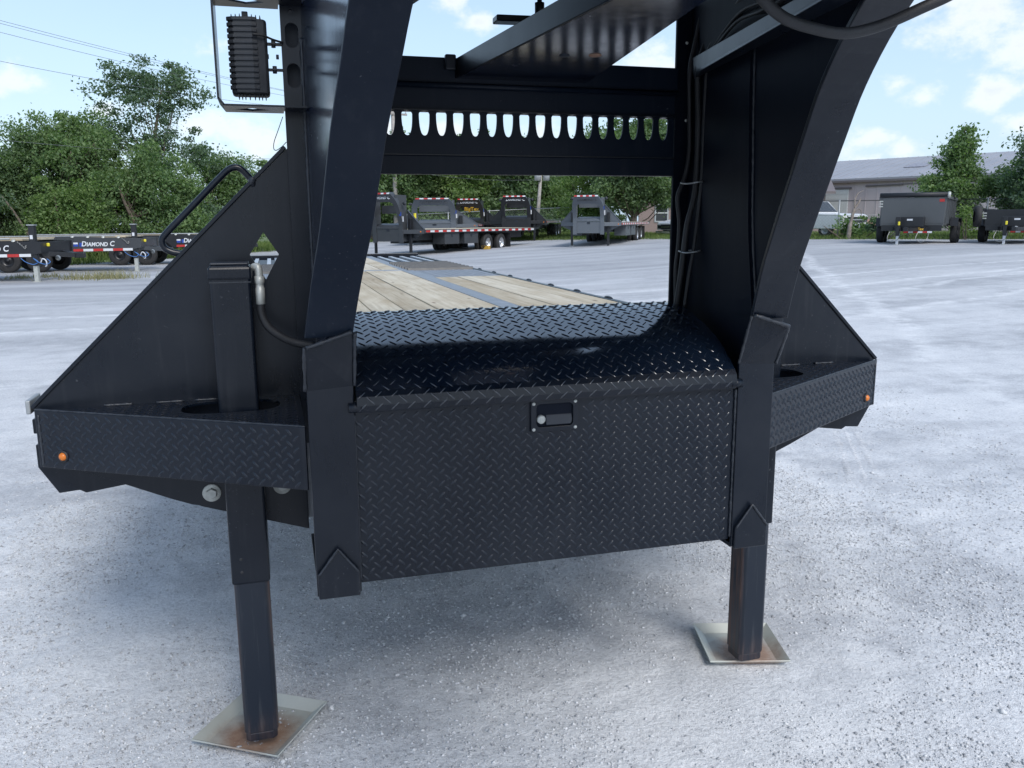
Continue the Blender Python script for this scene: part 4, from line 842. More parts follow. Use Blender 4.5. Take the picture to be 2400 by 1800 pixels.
# wooden deck
DZ = 1.008
def plank(x0, x1, y0, y1):
    g = .0035; dz = random.uniform(-.004, .002); mb = MB().box(x0+g, x1-g, y0, y1, DZ-.045, DZ+dz)
    o = mb.build('deck_plank', M['wood'], T, .003, seg=1); return o
for i in range(6): plank(-.54+.18*i, -.54+.18*(i+1), .06, 5.91); 
for i in range(6): plank(-.54+.18*i, -.54+.18*(i+1), 6.10, 9.35)
for sgn in (-1, 1):
    for a, b in ((.657, .855), (.855, 1.075), (1.075, 1.262)):
        q = sorted((sgn*a, sgn*b)); plank(q[0], q[1], .06, 4.80)
    q = sorted((sgn*.5415, sgn*.6555))
    MB().box(*q, .05, 9.6, .62, DZ-.002).build('main_beam', M['steeldeck'], T, .003)
    q = sorted((sgn*1.264, sgn*1.30)); MB().box(*q, .032, 9.6, .846, DZ+.002).build('side_rail', M['black'], T, .004)
    q = sorted((sgn*1.302, sgn*1.318)); MB().box(*q, .06, 9.4, .925, .965).build('rub_rail', M['black'], T, .003)
    q = sorted((sgn*.6565, sgn*1.263))
    gp_ = MB().box(*q, 4.82, 5.88, DZ-.03, DZ-.004).build('traction_plate', M['steeldeck'], T)
    lugs(gp_, lambda u, v: (u, v, DZ-.004), q[0]+.02, q[1]-.02, 4.84, 5.86, .06, .06, ll=.022, ww=.006, hh=.003, mat='steeldeck')
    q2 = sorted((sgn*.60, sgn*1.27))
    for i in range(8):
        y = 5.93+i*.185
        MB().prism([(q2[0], y, DZ-.06), (q2[0], y+.035, DZ+.02), (q2[0], y+.07, DZ+.02), (q2[0], y+.07, DZ-.06)], (q2[1]-q2[0], 0, 0)).build('ramp_slat', M['steelbar'], T, .003, seg=1)
    MB().box(*sorted((sgn*.6565, sgn*1.263)), 7.45, 9.3, DZ-.05, DZ-.018).build('ramp_panel', M['steelbar'], T)
    for i in range(4):
        xa = .70+i*.15; MB().box(*sorted((sgn*xa, sgn*(xa+.045))), 7.42, 9.28, DZ-.018, DZ+.004).build('ramp_bar', M['bright'], T, .002, seg=1)
    MB().box(*sorted((sgn*.60, sgn*1.32)), 9.62, 9.74, DZ-.12, DZ+.03).build('rear_bar', M['black'], T, .004)
    for i in range(11):
        y = 1.3+i*.56
        an = [math.pi*k/8 for k in range(9)]
        MB().tube([(sgn*(1.295+.0*math.sin(a)), y+.055*math.cos(a), DZ-.002+.009*math.sin(a)) for a in an], .008, 6).build('stake_pocket_loop', M['black'], T)
    # tandem duals under the deck
    for wy in (5.6, 6.7):
        for wx in (.86, 1.13):
            ty = MB().lathe([(.22, -.105), (.33, -.11), (.375, -.09), (.385, -.05), (.385, .05), (.375, .09), (.33, .11), (.22, .105)], (sgn*wx, wy, .387), (1, 0, 0), 28).build('tyre', M['tyre'], T)
            MB().lathe([(.0, .02), (.08, .03), (.16, .0), (.215, .06), (.222, .10), (.222, -.10)], (sgn*wx, wy, .387), (sgn, 0, 0), 24).build('rim', M['rim'], ty)
MB().box(-.54, .54, 5.92, 6.09, DZ-.04, DZ-.001).build('cross_strip', M['steeldeck'], T, .002)
MB().box(-1.26, 1.26, .036, .056, .90, DZ-.004).build('deck_header', M['black'], T)
for i in range(12): MB().box(-1.255, 1.255, .4+i*.78, .44+i*.78, .86, .955).build('deck_crossmember', M['black'], T)

# ------------------------------------------------------------------ lettering
def words(text, parent, loc, rot, size, mat, smallcaps=False, shear=.25, bold=.012, squeeze=1, name='lettering'):
    c = bpy.data.curves.new(name, 'FONT'); c.body = text; c.size = size; c.shear = shear; c.extrude = .003; c.offset = bold*size; c.align_x = 'CENTER'; c.align_y = 'CENTER'
    c.resolution_u = 3
    if smallcaps:
        c.small_caps_scale = .78
        for i, ch in enumerate(text):
            if ch.islower(): c.body_format[i].use_small_caps = True
    tmp = bpy.data.objects.new(name, c); COL.objects.link(tmp); bpy.context.view_layer.update()
    me = bpy.data.meshes.new_from_object(tmp.evaluated_get(bpy.context.evaluated_depsgraph_get())); bpy.data.objects.remove(tmp); bpy.data.curves.remove(c)
    me.materials.clear(); me.materials.append(mat); o = bpy.data.objects.new(name, me); COL.objects.link(o); o.parent = parent
    o.location = loc; o.rotation_euler = rot; o.scale = (squeeze, 1, 1); return o
def tape_row(parent, p0, p1, nrm, n, h=.05, proto={}, first=0):
    """alternating red and white conspicuity tape, each length a piece"""
    p0, p1, nrm = Vector(p0), Vector(p1), Vector(nrm).normalized(); d = (p1-p0)/n; upv = nrm.cross(d).normalized()*h/2
    upv = upv if upv.z >= 0 else -upv
    for i in range(n):
        a = p0+d*i; mid = a+d*.5
        MB().obox(mid+nrm*.002, d*.49, upv, nrm*.002).build('red_tape' if (i+first) % 2 == 0 else 'white_tape', M['red'] if (i+first) % 2 == 0 else M['white'], parent)
def wheel(parent, c, axis_sign, r=.39, w=.22, dual=False, rim='rim'):
    k = r/.385
    ty = MB().lathe([(.21*k, -w*.48), (.33*k, -w*.5), (.37*k, -w*.42), (r, -w*.24), (r, w*.24), (.37*k, w*.42), (.33*k, w*.5), (.21*k, w*.48)], c, (1, 0, 0), 26).build('wheel', M['tyre'], parent)
    MB().lathe([(0, w*.10), (.07*k, w*.14), (.09*k, w*.02), (.17*k, w*.0), (.205*k, w*.36), (.215*k, w*.44), (.215*k, -w*.2)], c, (axis_sign, 0, 0), 24).build('rim', M[rim], ty)
    MB().lathe([(0, w*.34), (.045*k, w*.34), (.055*k, w*.08)], c, (axis_sign, 0, 0), 14).build('hub_cap', M[rim], ty)
    return ty

# ------------------------------------------------------------------ the other gooseneck trailers across the yard
def gooseneck(name, label, loc, az, paintm, deck, scale=1, text='Diamond C', textm='lettering', tapes=True, boxes=True, top=2.36, sign=None, light=True):
    m = M[paintm]; t = thing(name, label, 'trailer', loc, -az, 'gooseneck trailers parked across the yard', scale)
    fb = MB().box(-.51, .51, -.41, .06, .55, 1.03).build('toolbox', m, t, .008)
    MB().box(-.06, .06, -.425, -.411, .94, 1.015).build('latch', M['blackdull'], fb)
    MB().prism([(-.5, y, z) for y, z in ((-.43, 1.035), (-.43, 1.085), (-.36, 1.15), (-.27, 1.19), (-.17, 1.215), (-.03, 1.235), (-.03, 1.035))], (1.0, 0, 0)).build('toolbox_lid', m, t)
    # arch of the two risers joined by a nose plate with rounded inner corners
    k = 7; q = [(-.665, .50), (-.665, top-.12), (-.56, top), (.56, top), (.665, top-.12), (.665, .50), (.50, .50)]
    ri = .20; it = top-.36
    inn = [(.50, it-ri)]+[(.50-ri+ri*math.cos(math.pi/2*j/k), it-ri+ri*math.sin(math.pi/2*j/k)) for j in range(1, k+1)]+[(-.50+ri-ri*math.sin(math.pi/2*j/k), it-ri+ri*math.cos(math.pi/2*j/k)) for j in range(0, k+1)]+[(-.50, .50)]
    poly = [(a, b) for a, b in q]+inn
    bend = lambda z: -.44-.55*max(0, (z-1.15)/(top-1.15))**1.5
    ar = MB(); n = len(poly)
    # strip-built so that the arch leans forward towards its top
    outl, innl = [], []
    S = 14
    for j in range(S+1):
        z = .50+(it-ri-.50)*j/S; outl.append((-.665, z)); innl.append((-.50, z))
    for j in range(1, k+1):
        a = math.pi/2*j/k; innl.append((-.50+ri-ri*math.cos(a), it-ri+ri*math.sin(a))); outl.append((-.665+.665*(j/k)**2*.5, min(top, it-ri+(top-it+ri)*j/k*1.25)))
    half = list(zip(outl, innl)); full = half+[((-a[0], a[1]), (-b[0], b[1])) for a, b in reversed(half)]
    for a, b in full:
        for (x_, z_) in (a, b):
            y_ = bend(z_); ar.v.append((x_, y_, z_))
        for (x_, z_) in (a, b):
            y_ = bend(z_); ar.v.append((x_, y_+.05+.30*max(0, (z_-1.7)/.7), z_))
    for i in range(len(full)-1):
        a, b = 4*i, 4*i+4
        for f in ((a, a+1, b+1, b), (a+2, b+2, b+3, a+3), (a, b, b+2, a+2), (a+1, a+3, b+3, b+1)): ar.f.append(list(f)); ar.sm.append(False)
    arch = ar.build('neck', m, t)
    yb = bend(top-.2)
    if text: words(text, arch, (.03, yb-.03, top-.205), (math.pi/2-.28, 0, 0), .175, M[textm], True, .2)
    if tapes: tape_row(arch, (-.50, bend(top-.05)-.03, top-.05), (.50, bend(top-.05)-.03, top-.05), (0, -1, .3), 8, .055)
    for sg in (-1, 1):
        x = lambda v: sg*v
        MB().prism([(x(.575), -.43, .56), (x(.575), 0, .56), (x(.575), 0, top-.1), (x(.575), bend(top-.3)+.04, top-.1), (x(.575), bend(1.8)+.02, 1.8), (x(.575), bend(1.4)+.02, 1.4), (x(.575), -.43, 1.1)], (sg*.012, 0, 0)).build('riser_web', m, t)
        MB().prism([(x(.62), -.40, .845), (x(1.295), 0, .845), (x(1.295), .05, .845), (x(.62), .05, .845)], (0, 0, .155)).build('wing_beam', m, t, .004)
        MB().prism([(x(1.30), .02, 1.0), (x(.60), .02, 1.72), (x(.60), .02, 1.0)], (0, .02, 0)).build('gusset_plate', m, t)
        MB().prism([(x(1.30), .0, 1.0), (x(.60), .0, 1.72), (x(.60), .0, 1.745), (x(1.30), .0, 1.02)], (0, .10, 0)).build('gusset_flange', m, t)
        MB().prism([(x(1.25), .03, .85), (x(.60), .03, .85), (x(.60), .03, .62), (x(.95), .03, .70)], (0, .02, 0)).build('crossmember', m, t)
        jk = MB().box(x(.781)-.052, x(.781)+.052, -.14, -.035, .50, 1.42).build('landing_jack', M['farblack'], t, .006)
        MB().box(x(.781)-.042, x(.781)+.042, -.13, -.045, .0, .52).build('inner_leg', M['farblack'], jk)
        MB().box(x(.781)-.09, x(.781)+.09, -.18, .0, .0, .02).build('foot_pad', M['galv'], jk)
        if light:
            MB().lathe([(0, .05), (.055, .045), (.07, .0), (.06, -.05), (0, -.06)], (x(.72), -.35, 1.98), (0, -1, 0), 12).build('work_light', M['ledbody'], t)
        rail = MB().box(*sorted((x(1.27), x(1.305))), .06, deck, .87, 1.0).build('side_rail', m, t, .004)
        if tapes: tape_row(rail, (x(1.306), .15, .935), (x(1.306), deck-.1, .935), (sg, 0, 0), 30, .07)
        MB().box(*sorted((x(.55), x(.66))), .05, deck, .58, .985).build('main_beam', m, t)
        MB().box(*sorted((x(.40), x(1.28))), deck-.02, deck+.35, .93, 1.0).build('ramp', M['steelbar'], t)
        if boxes:
            for y0 in (1.6, 3.1):
                bx = MB().box(*sorted((x(.72), x(1.24))), y0, y0+1.1, .42, .86).build('storage_box', m, t, .008)
                MB().box(*sorted((x(1.24), x(1.252))), y0+.5, y0+.6, .70, .80).build('latch', M['blackdull'], bx)
        for wy in (5.1, 6.25):
            for wx in (.86, 1.12): wheel(t, (x(wx), wy, .40), sg, .40, .20)
        MB().box(*sorted((x(.75), x(1.26))), 6.95, 6.97, .12, .80).build('mud_flap', M['rubber'], t)
    n_ = 6
    for i in range(8): MB().box(-1.26+.315*i+.004, -1.26+.315*(i+1)-.004, .06, deck, .985, 1.008).build('deck_plank', M['wood'], t)
    MB().box(-.51, .51, -.01, .08, 1.61, 1.92).build('cross_beam', m, t, .006)
    MB().box(.60, .60+.10, -.415, -.40, 1.3, 1.5).build('white_sticker', M['whitelabel'], arch); MB().box(.61, .61+.08, -.55, -.535, 1.52, 1.66).build('blue_sticker', M['bluelabel'], arch)
    MB().lathe([(0, .012), (.022, .012), (.026, 0)], (1.2, -.06, .92), (.5, -.85, 0), 10).build('marker_light', M['amber'], t)
    if sign: words(sign[0], arch, (.05, -.34, 1.66), (math.pi/2, 0, 0), .26, M[sign[1]], False, .0, .03)
    return t
va = lambda dx: math.atan2(dx[0]+.6727, dx[1]+2.3909)
def put(x, y): return (x, y, float(gz(x, y)))
g1 = gooseneck('gooseneck_trailer', 'charcoal grey gooseneck trailer with striped side rail and yellow wheel chock, nearest behind the deck', put(4.38, 34.2), R(50), 'gunmetal', 9.2, (1.28, .93, 1.10), top=2.40)
MB().box(.66, .70, .35, .47, 1.42, 1.62).build('document_tube', M['yellow'], g1)
g2 = gooseneck('gooseneck_trailer', 'mid grey gooseneck trailer with dark lettering on its nose, second from left', put(8.4, 45.85), R(20), 'midgrey', 7.0, (1.86, 1.2, 1.14), textm='letterdark', boxes=False, top=2.28)
g3 = gooseneck('gooseneck_trailer', 'black gooseneck trailer with yellow lettering hung in its arch', put(10.95, 47.7), R(24), 'farblack', 7.0, (1.22, 1.22, 1.14), boxes=False, sign=('BigTex', 'letteryel'), top=2.20, light=False)
g4 = gooseneck('gooseneck_trailer', 'glossy black gooseneck trailer beside the leaning transformer pole', put(12.53, 43.3), R(25), 'farblack', 6.2, (1.22, 1.22, 1.14), boxes=False, top=2.18)
g5 = gooseneck('gooseneck_trailer', 'light grey gooseneck trailer standing alone facing the camera at the right', put(12.75, 32.6), R(33), 'midgrey', 8.2, 1.03, textm='letterdark', top=2.12)
# wheel chock of g1
for nm, y in (('wheel_chock', 5.1),):
    v = g1.matrix_basis @ Vector((1.30, y-.42, 0)); w_ = thing('wheel_chock', 'yellow wheel chock against the rear tyre of the charcoal gooseneck trailer', 'wheel chock', (v.x, v.y, float(gz(v.x, v.y))), -R(50))
    MB().prism([(-.14, .0, 0), (-.14, .24, 0), (-.14, .24, .17), (-.14, .12, .13)], (.26, 0, 0)).build('wedge', M['strap'], w_, .01)
    MB().tube([(-.14, -.05, .05), (-.16, -.09, .16), (.16, -.09, .16), (.16, -.05, .05)], .012, 6).build('handle', M['strap'], w_)

# ------------------------------------------------------------------ car haulers on the left
def hauler(label, loc, phi, paintm, L_=6.5, jackdrop=.30, scale=1):
    m = M[paintm]; t = thing('car_hauler', label, 'trailer', loc, phi, 'car hauler trailers in a row', scale)
    side = MB().prism([(-1.0, -.15, .74), (-1.0, -.15, 1.03), (-1.0, .35, 1.04), (-1.0, 1.95, 1.10), (-1.0, 2.35, 1.10), (-1.0, 2.35, .94), (-1.0, 1.95, .62), (-1.0, .35, .64)], (.06, 0, 0)).build('neck_panel', m, t, .006)
    tape_row(side, (-1.002, 1.85, .675), (-1.002, .10, .69), (-1, 0, 0), 6, .075)
    words('Diamond C', side, (-1.004, 1.12, .86), (math.pi/2, 0, -math.pi/2), .215, M['lettering'], True, .2, .018, .92)
    MB().box(-1.004, -1.0, 1.70, 1.83, .79, .91).build('blue_sticker', M['bluelabel'], side); MB().box(-1.008, -1.004, 1.70, 1.83, .86, .91).build('white_sticker', M['whitelabel'], side)
    MB().box(-1.004, -1.0, 1.58, 1.66, .78, .90).build('blue_sticker', M['bluelabel'], side)
    MB().prism([(.94, -.15, .74), (.94, -.15, 1.03), (.94, 1.95, 1.10), (.94, 2.35, 1.10), (.94, 2.35, .94), (.94, 1.95, .62), (.94, .35, .64)], (.06, 0, 0)).build('neck_panel', m, t)
    for i in range(4): MB().lathe([(0, .02), (.04, .018), (.05, 0)], (-.985, .5+.45*i, 1.06+.008*i), (-.6, 0, .8), 10).build('clamp', M['zinc'], side)
    MB().box(-1.02, -.94, 2.3, L_, .86, 1.06).build('side_rail', m, t, .006); MB().box(.94, 1.02, 2.3, L_, .86, 1.06).build('side_rail', m, t)
    MB().box(-.5, -.4, 1.9, L_, .58, .86).build('frame_rail', m, t); MB().box(.4, .5, 1.9, L_, .58, .86).build('frame_rail', m, t)
    MB().box(-.94, .94, -.12, .0, .74, 1.02).build('header', m, t)
    for i in range(7): MB().box(-.94+.2686*i+.004, -.94+.2686*(i+1)-.004, .3, L_, 1.06, 1.10).build('deck_plank', M['wood'], t)
    MB().box(-.96, -.93, .6, L_, 1.10, 1.125).build('deck_edge', M['bright'], t)
    for i in range(9): MB().box(-1.035, -1.02, 2.5+.5*i, 2.62+.5*i, .90, 1.06).build('stake_pocket', m, t)
    tg_ = MB().prism([(-.6, 0, .66), (-.1, -.62, .60), (.1, -.62, .60), (.6, 0, .66), (.46, 0, .66), (0, -.45, .60), (-.46, 0, .66)], (0, 0, .12)).build('tongue', m, t)
    MB().box(-.07, .07, -.85, -.58, .58, .72).build('coupler', M['farblack'], tg_, .02)
    jp = MB().box(-.98, -.82, -.02, .12, .42, 1.44).build('jack', M['farblack'], t, .01)
    MB().box(-1.0, -.80, -.04, .14, 1.44, 1.47).build('jack_cap', M['galv'], jp); MB().box(-.96, -.84, 0, .10, .02, .44).build('jack_leg', M['zinc'], jp); MB().box(-.99, -.81, -.04, .14, .0, .02).build('jack_foot', M['zinc'], jp)
    MB().box(-.985, -.98, .02, .09, 1.10, 1.2).build('white_sticker', M['whitelabel'], jp)
    MB().tube(spline([(-.96, -.1, .50), (-.98, -.16, .60), (-.98, -.24, .55), (-.98, -.25, .44), (-.98, -.21, .40)], 4), .016, 6).build('crank_handle', M['whitelabel'], jp)
    ch = MB(); pts = spline([(-1.02, .40, 1.04), (-1.03, .28, .93), (-1.02, .22, .86), (-1.01, .20, .94)], 5)
    for i in range(len(pts)-1):
        a, b = pts[i], pts[i+1]; ch.tube([a, (a+b)/2+Vector((.0, .018 if i % 2 else -.018, .0)), b], .011, 5)
    ch.build('safety_chain', M['chain'], t)
    for k in range(2):
        MB().tube(spline([(-1.02, .35-.3*k, .62), (-1.06, .22-.3*k, .52), (-1.04, .05-.3*k, .46), (-1.02, -.06-.3*k, .52), (-1.02, .02-.3*k, .60)], 5), .010, 5).build('brake_wire', M['wireblue'], t)
    MB().lathe([(.05, -.05), (.07, 0), (.05, .05), (0, .05)], (-.5, -.35, .60), (1, 0, 0), 10).build('plug', M['galv'], t)
    MB().box(-.58, -.51, -.19, -.12, .90, .99).build('document_tube', M['yellow'], t, .02)
    for sg in (-1, 1):
        for wy in (2.95, 3.85): wheel(t, (sg*.78, wy, .375), sg, .375, .2, rim='farblack')
    MB().box(-.06, .06, 2.9, 4.0, .30, .42).build('axle', M['farblack'], t)
    return t
hauler('nearest black car hauler trailer at the left edge with pale jack leg in dry grass', (-6.38, 22.93, 0), R(80), 'farblack')
hauler('dark grey car hauler trailer in the middle of the row left of the gusset', (-4.62, 27.27, 0), R(82), 'gunmetal')
hauler('black car hauler trailer seen between the grab handle and the gusset', (-2.05, 31.2, 0), R(84), 'farblack')

# ------------------------------------------------------------------ dump trailer and low equipment trailer on the right
def tipper(label, loc, az, zt, z0, paintm, tarp=True, spare=False, L_=4.2):
    m = M[paintm]; t = thing('dump_trailer' if tarp else 'equipment_trailer', label, 'trailer', loc, -az)
    y0 = 1.35
    front = MB().prism([(-1.02, y0, z0), (1.02, y0, z0), (1.06, y0, zt), (-1.06, y0, zt)], (0, .06, 0)).build('front_wall', m, t, .01)
    for sg in (-1, 1):
        sw = MB().prism([(sg*1.02, y0+.06, z0), (sg*1.02, y0+L_, z0), (sg*1.06, y0+L_, zt), (sg*1.06, y0+.06, zt)], (-sg*.05, 0, 0)).build('side_wall', m, t)
        for i in range(6): MB().box(*sorted((sg*1.03, sg*1.10)), y0+.35+.7*i, y0+.43+.7*i, z0, zt-.06).build('side_rib', m, sw)
        MB().box(*sorted((sg*.99, sg*1.12)), y0, y0+L_, zt-.06, zt+.04).build('top_rail', m, sw, .01)
        fd = MB().prism([(sg*1.12, y0+1.35, .62), (sg*1.12, y0+1.5, .92), (sg*1.12, y0+3.2, .92), (sg*1.12, y0+3.35, .62), (sg*1.12, y0+3.28, .62), (sg*1.12, y0+3.15, .88), (sg*1.12, y0+1.55, .88), (sg*1.12, y0+1.42, .62)], (sg*.26, 0, 0)).build('fender', M['farblack'], t)
        for wy in (1.90, 2.78): wheel(t, (sg*1.25, y0+wy, .385), sg, .385, .23)
        MB().box(*sorted((sg*.40, sg*.48)), .9, y0+L_, .46, .62).build('frame_rail', M['farblack'], t)
    MB().box(-1.02, 1.02, y0, y0+L_, z0-.06, z0+.02).build('floor', m, t); MB().box(-1.02, 1.02, y0+L_-.05, y0+L_, z0, zt).build('tail_gate', m, t)
    MB().box(-.98, .98, y0-.06, y0, .46, .66).build('headboard', M['farblack'], t)
    tg_ = MB().prism([(-.62, y0, .46), (-.08, .0, .46), (.08, 0, .46), (.62, y0, .46), (.5, y0, .46), (0, .25, .46), (-.5, y0, .46)], (0, 0, .13)).build('tongue', M['farblack'], t)
    MB().box(-.07, .07, -.28, .02, .46, .60).build('coupler', M['farblack'], tg_, .015)
    bx = MB().box(-.45, .45, .72, 1.22, .60, .95).build('pump_box', M['farblack'], t, .015); MB().box(-.08, .10, .712, .719, .82, .88).build('white_sticker', M['whitelabel'], bx)
    jk = MB().box(-.36, -.24, .25, .37, .30, .95).build('jack', M['farblack'], t, .008); MB().box(-.34, -.26, .27, .35, .0, .32).build('jack_leg', M['whitelabel'], jk); MB().box(-.40, -.20, .22, .40, 0, .015).build('jack_foot', M['zinc'], jk)
    tape_row(t, (-.15, .60, .43), (.75, .60, .43), (0, -1, 0), 6, .06); MB().box(-.16, .76, .602, .63, .39, .47).build('light_bar', M['farblack'], t)
    if tarp: words('BigTex', t, (.30, .597, .53), (math.pi/2, 0, 0), .13, M['letteryel'], False, 0, .02)
    else: words('Diamond C', t, (.35, .59, .55), (math.pi/2, 0, 0), .17, M['lettering'], True, .2)
    for a in (-.55, .35): MB().tube(spline([(a, .3, .45), (a-.05, .15, .22), (a+.12, .05, .10), (a+.3, .1, .2), (a+.32, .3, .42)], 5), .011, 6).build('safety_chain', M['chain'], t)
    MB().box(-.30, -.23, .18, .24, .66, .79).build('document_tube', M['yellow'], t, .02)
    if tarp:
        MB().lathe([(0, -1.10), (.085, -1.10), (.085, 1.08), (0, 1.08)], (0, y0+.03, zt+.09), (1, 0, 0), 14).build('tarp_roll', M['tarp'], t)
        MB().lathe([(0, -.04), (.10, -.04), (.12, 0), (.10, .05), (0, .05)], (1.12, y0+.03, zt+.07), (1, 0, 0), 12).build('tarp_crank', M['zinc'], t)
        MB().tube(spline([(1.10, y0+.1, zt+.12), (1.14, y0+1.5, zt+.10), (1.14, y0+2.6, zt-.02)], 4), .02, 6).build('tarp_arm', M['farblack'], t)
        MB().box(.84, 1.0, y0-.008, y0-.001, zt-.16, zt-.06).build('red_sticker', M['red'], front)
    if spare: MB().lathe([(.2, -.11), (.36, -.1), (.385, 0), (.36, .1), (.2, .11)], (-1.28, y0+.15, .95), (1, .25, 0), 22).build('spare_wheel', M['tyre'], t)
    for i in range(3): MB().box(-1.10, -.98, y0-.02, y0, zt-.14-.09*i, zt-.10-.09*i).build('bright_clip', M['zinc'], front)
    return t
tipper('tall charcoal grey dump trailer with a black tarp roll, in front of the warehouse', put(20.25, 22.1), R(47), 1.62, .70, 'dumpgrey')
tipper('low black equipment trailer with yellow tag at the right edge of the picture', put(23.3, 20.6), R(50), 1.18, .66, 'farblack', tarp=False, spare=True, L_=5)

# ------------------------------------------------------------------ buildings
bd = thing('warehouse', 'long mauve grey warehouse with a pale metal roof and white roller door', 'building', (0, 0, .58))
A, B = Vector((33.0, 58.4, 0)), Vector((44.5, 36.0, 0)); ed = (B-A).normalized(); nrm = Vector((ed.y, -ed.x, 0)); nrm = -nrm if nrm.dot(Vector((-.67, -2.39, 0))-A) > 0 else nrm  # nrm points away from the yard
LN = (B-A).length; P_ = lambda u, v, z: A+ed*u+nrm*v+Vector((0, 0, z))
DU = 7.9; EV, RG, DP = 3.5, 5.25, 16.0
MB().prism([P_(0, 0, -.4), P_(LN, 0, -.4), P_(LN, 0, EV), P_(0, 0, EV)], nrm*.2).build('front_wall', M['wallmauve'], bd)
for u in (0, LN-.2): MB().prism([P_(u, .2, -.4), P_(u, DP, -.4), P_(u, DP, EV), P_(u, DP/2, RG), P_(u, .2, EV)], ed*.2).build('gable_wall', M['wallmauve'], bd)
rf = MB().prism([P_(-.3, -.35, EV-.02), P_(LN+.3, -.35, EV-.02), P_(LN+.3, DP/2, RG), P_(-.3, DP/2, RG)], (0, 0, .12)).build('roof', M['roofmetal'], bd)
MB().prism([P_(-.3, DP/2, RG), P_(LN+.3, DP/2, RG), P_(LN+.3, DP+.35, EV-.02), P_(-.3, DP+.35, EV-.02)], (0, 0, .12)).build('roof', M['roofmetal'], bd)
sl_ = (RG-EV)/(DP/2+.35)
for i in range(34):
    u = .2+i*.75
    if u > LN: break
    MB().prism([P_(u, -.33, EV+.105), P_(u, DP/2-.05, RG+.11), P_(u, DP/2-.05, RG+.135), P_(u, -.33, EV+.13)], ed*.04).build('roof_seam', M['roofmetal'], rf)
MB().prism([P_(13.2, 3.1, EV+.13+3.45*sl_), P_(14.6, 3.1, EV+.13+3.45*sl_), P_(14.6, 4.6, EV+.13+4.95*sl_), P_(13.2, 4.6, EV+.13+4.95*sl_)], (0, 0, .035)).build('skylight_panel', simple('grey_roof_panel', (.27, .27, .31), .5), rf)
MB().prism([P_(-.3, -.36, EV-.16), P_(LN+.3, -.36, EV-.16), P_(LN+.3, -.36, EV-.02), P_(-.3, -.36, EV-.02)], nrm*.08).build('gutter', M['trimdark'], bd)
dr = MB().prism([P_(DU, -.06, -.3), P_(DU+3, -.06, -.3), P_(DU+3, -.06, 2.9), P_(DU, -.06, 2.9)], nrm*.05).build('roller_door', M['doorwhite'], bd)
for i in range(9): MB().prism([P_(DU+.02, -.085, .0+.32*i), P_(DU+2.98, -.085, .0+.32*i), P_(DU+2.98, -.085, .29+.32*i), P_(DU+.02, -.085, .29+.32*i)], nrm*.022).build('door_panel', M['doorwhite'], dr)
MB().prism([P_(DU-.2, -.10, 2.9), P_(DU+3.2, -.10, 2.9), P_(DU+3.2, -.10, 3.04), P_(DU-.2, -.10, 3.04)], nrm*.09).build('door_header', M['trimdark'], bd)
MB().prism([P_(12.1, -.12, 3.02), P_(14.6, -.12, 3.05), P_(14.6, -.12, 3.15), P_(12.1, -.12, 3.12)], nrm*.11).build('door_track', M['trimdark'], bd)
MB().prism([P_(14.65, -.06, 3.10), P_(21, -.06, 3.10), P_(21, -.06, 3.15), P_(14.65, -.06, 3.15)], nrm*.05).build('trim_strip', M['trimdark'], bd)
for i in range(26):
    u = DU+3.4+i*.78
    if u < LN-.2: MB().prism([P_(u, -.03, -.3), P_(u+.06, -.03, -.3), P_(u+.06, -.03, EV-.2), P_(u, -.03, EV-.2)], nrm*.028).build('wall_rib', M['wallmauve'], bd)
hs = thing('house', 'small mauve brick house behind the large maple', 'house', (24.6, 48.6, .58), -R(24))
MB().box(-2.2, 9.5, 0, 7, -.3, 2.5).build('wall', M['brick'], hs)
MB().prism([(-2.7, -.5, 2.45), (-2.7, 3.5, 4.3), (-2.7, 7.5, 2.45), (-2.7, 7.5, 2.6), (-2.7, 3.5, 4.5), (-2.7, -.5, 2.6)], (12.7, 0, 0)).build('roof', M['trimdark'], hs)
for x_ in (-.72, 3.9):
    wf = MB().ringplate([(x_-.45, -.05, .75), (x_+.45, -.05, .75), (x_+.45, -.05, 1.95), (x_-.45, -.05, 1.95)], [(x_-.36, -.05, .84), (x_+.36, -.05, .84), (x_+.36, -.05, 1.86), (x_-.36, -.05, 1.86)], (0, .06, 0)).build('window', M['transformer'], hs)
    MB().box(x_-.36, x_+.36, -.02, -.01, .84, 1.86).build('pane', M['glass'], wf); MB().box(x_-.36, x_+.36, -.045, -.015, 1.32, 1.38).build('glazing_bar', M['doorwhite'], wf)
MB().box(2.1, 2.9, -.04, .0, -.2, 1.95).build('door', M['doorwhite'], hs)
sh = thing('shed', 'cream metal building just showing at the far left edge', 'building', (-27.5, 70, 0), R(8))
MB().box(-9, 3.6, 0, 8, -.3, 7.1).build('wall', M['cream'], sh)
MB().prism([(-9.4, -.4, 7.0), (4.0, -.4, 7.0), (4.0, 4, 8.1), (-9.4, 4, 8.1)], (0, 0, .15)).build('roof', M['roofmetal'], sh)
for i in range(12): MB().box(-8.5+i, -8.42+i, -.03, 0, -.2, 7.0).build('wall_rib', M['cream'], sh)

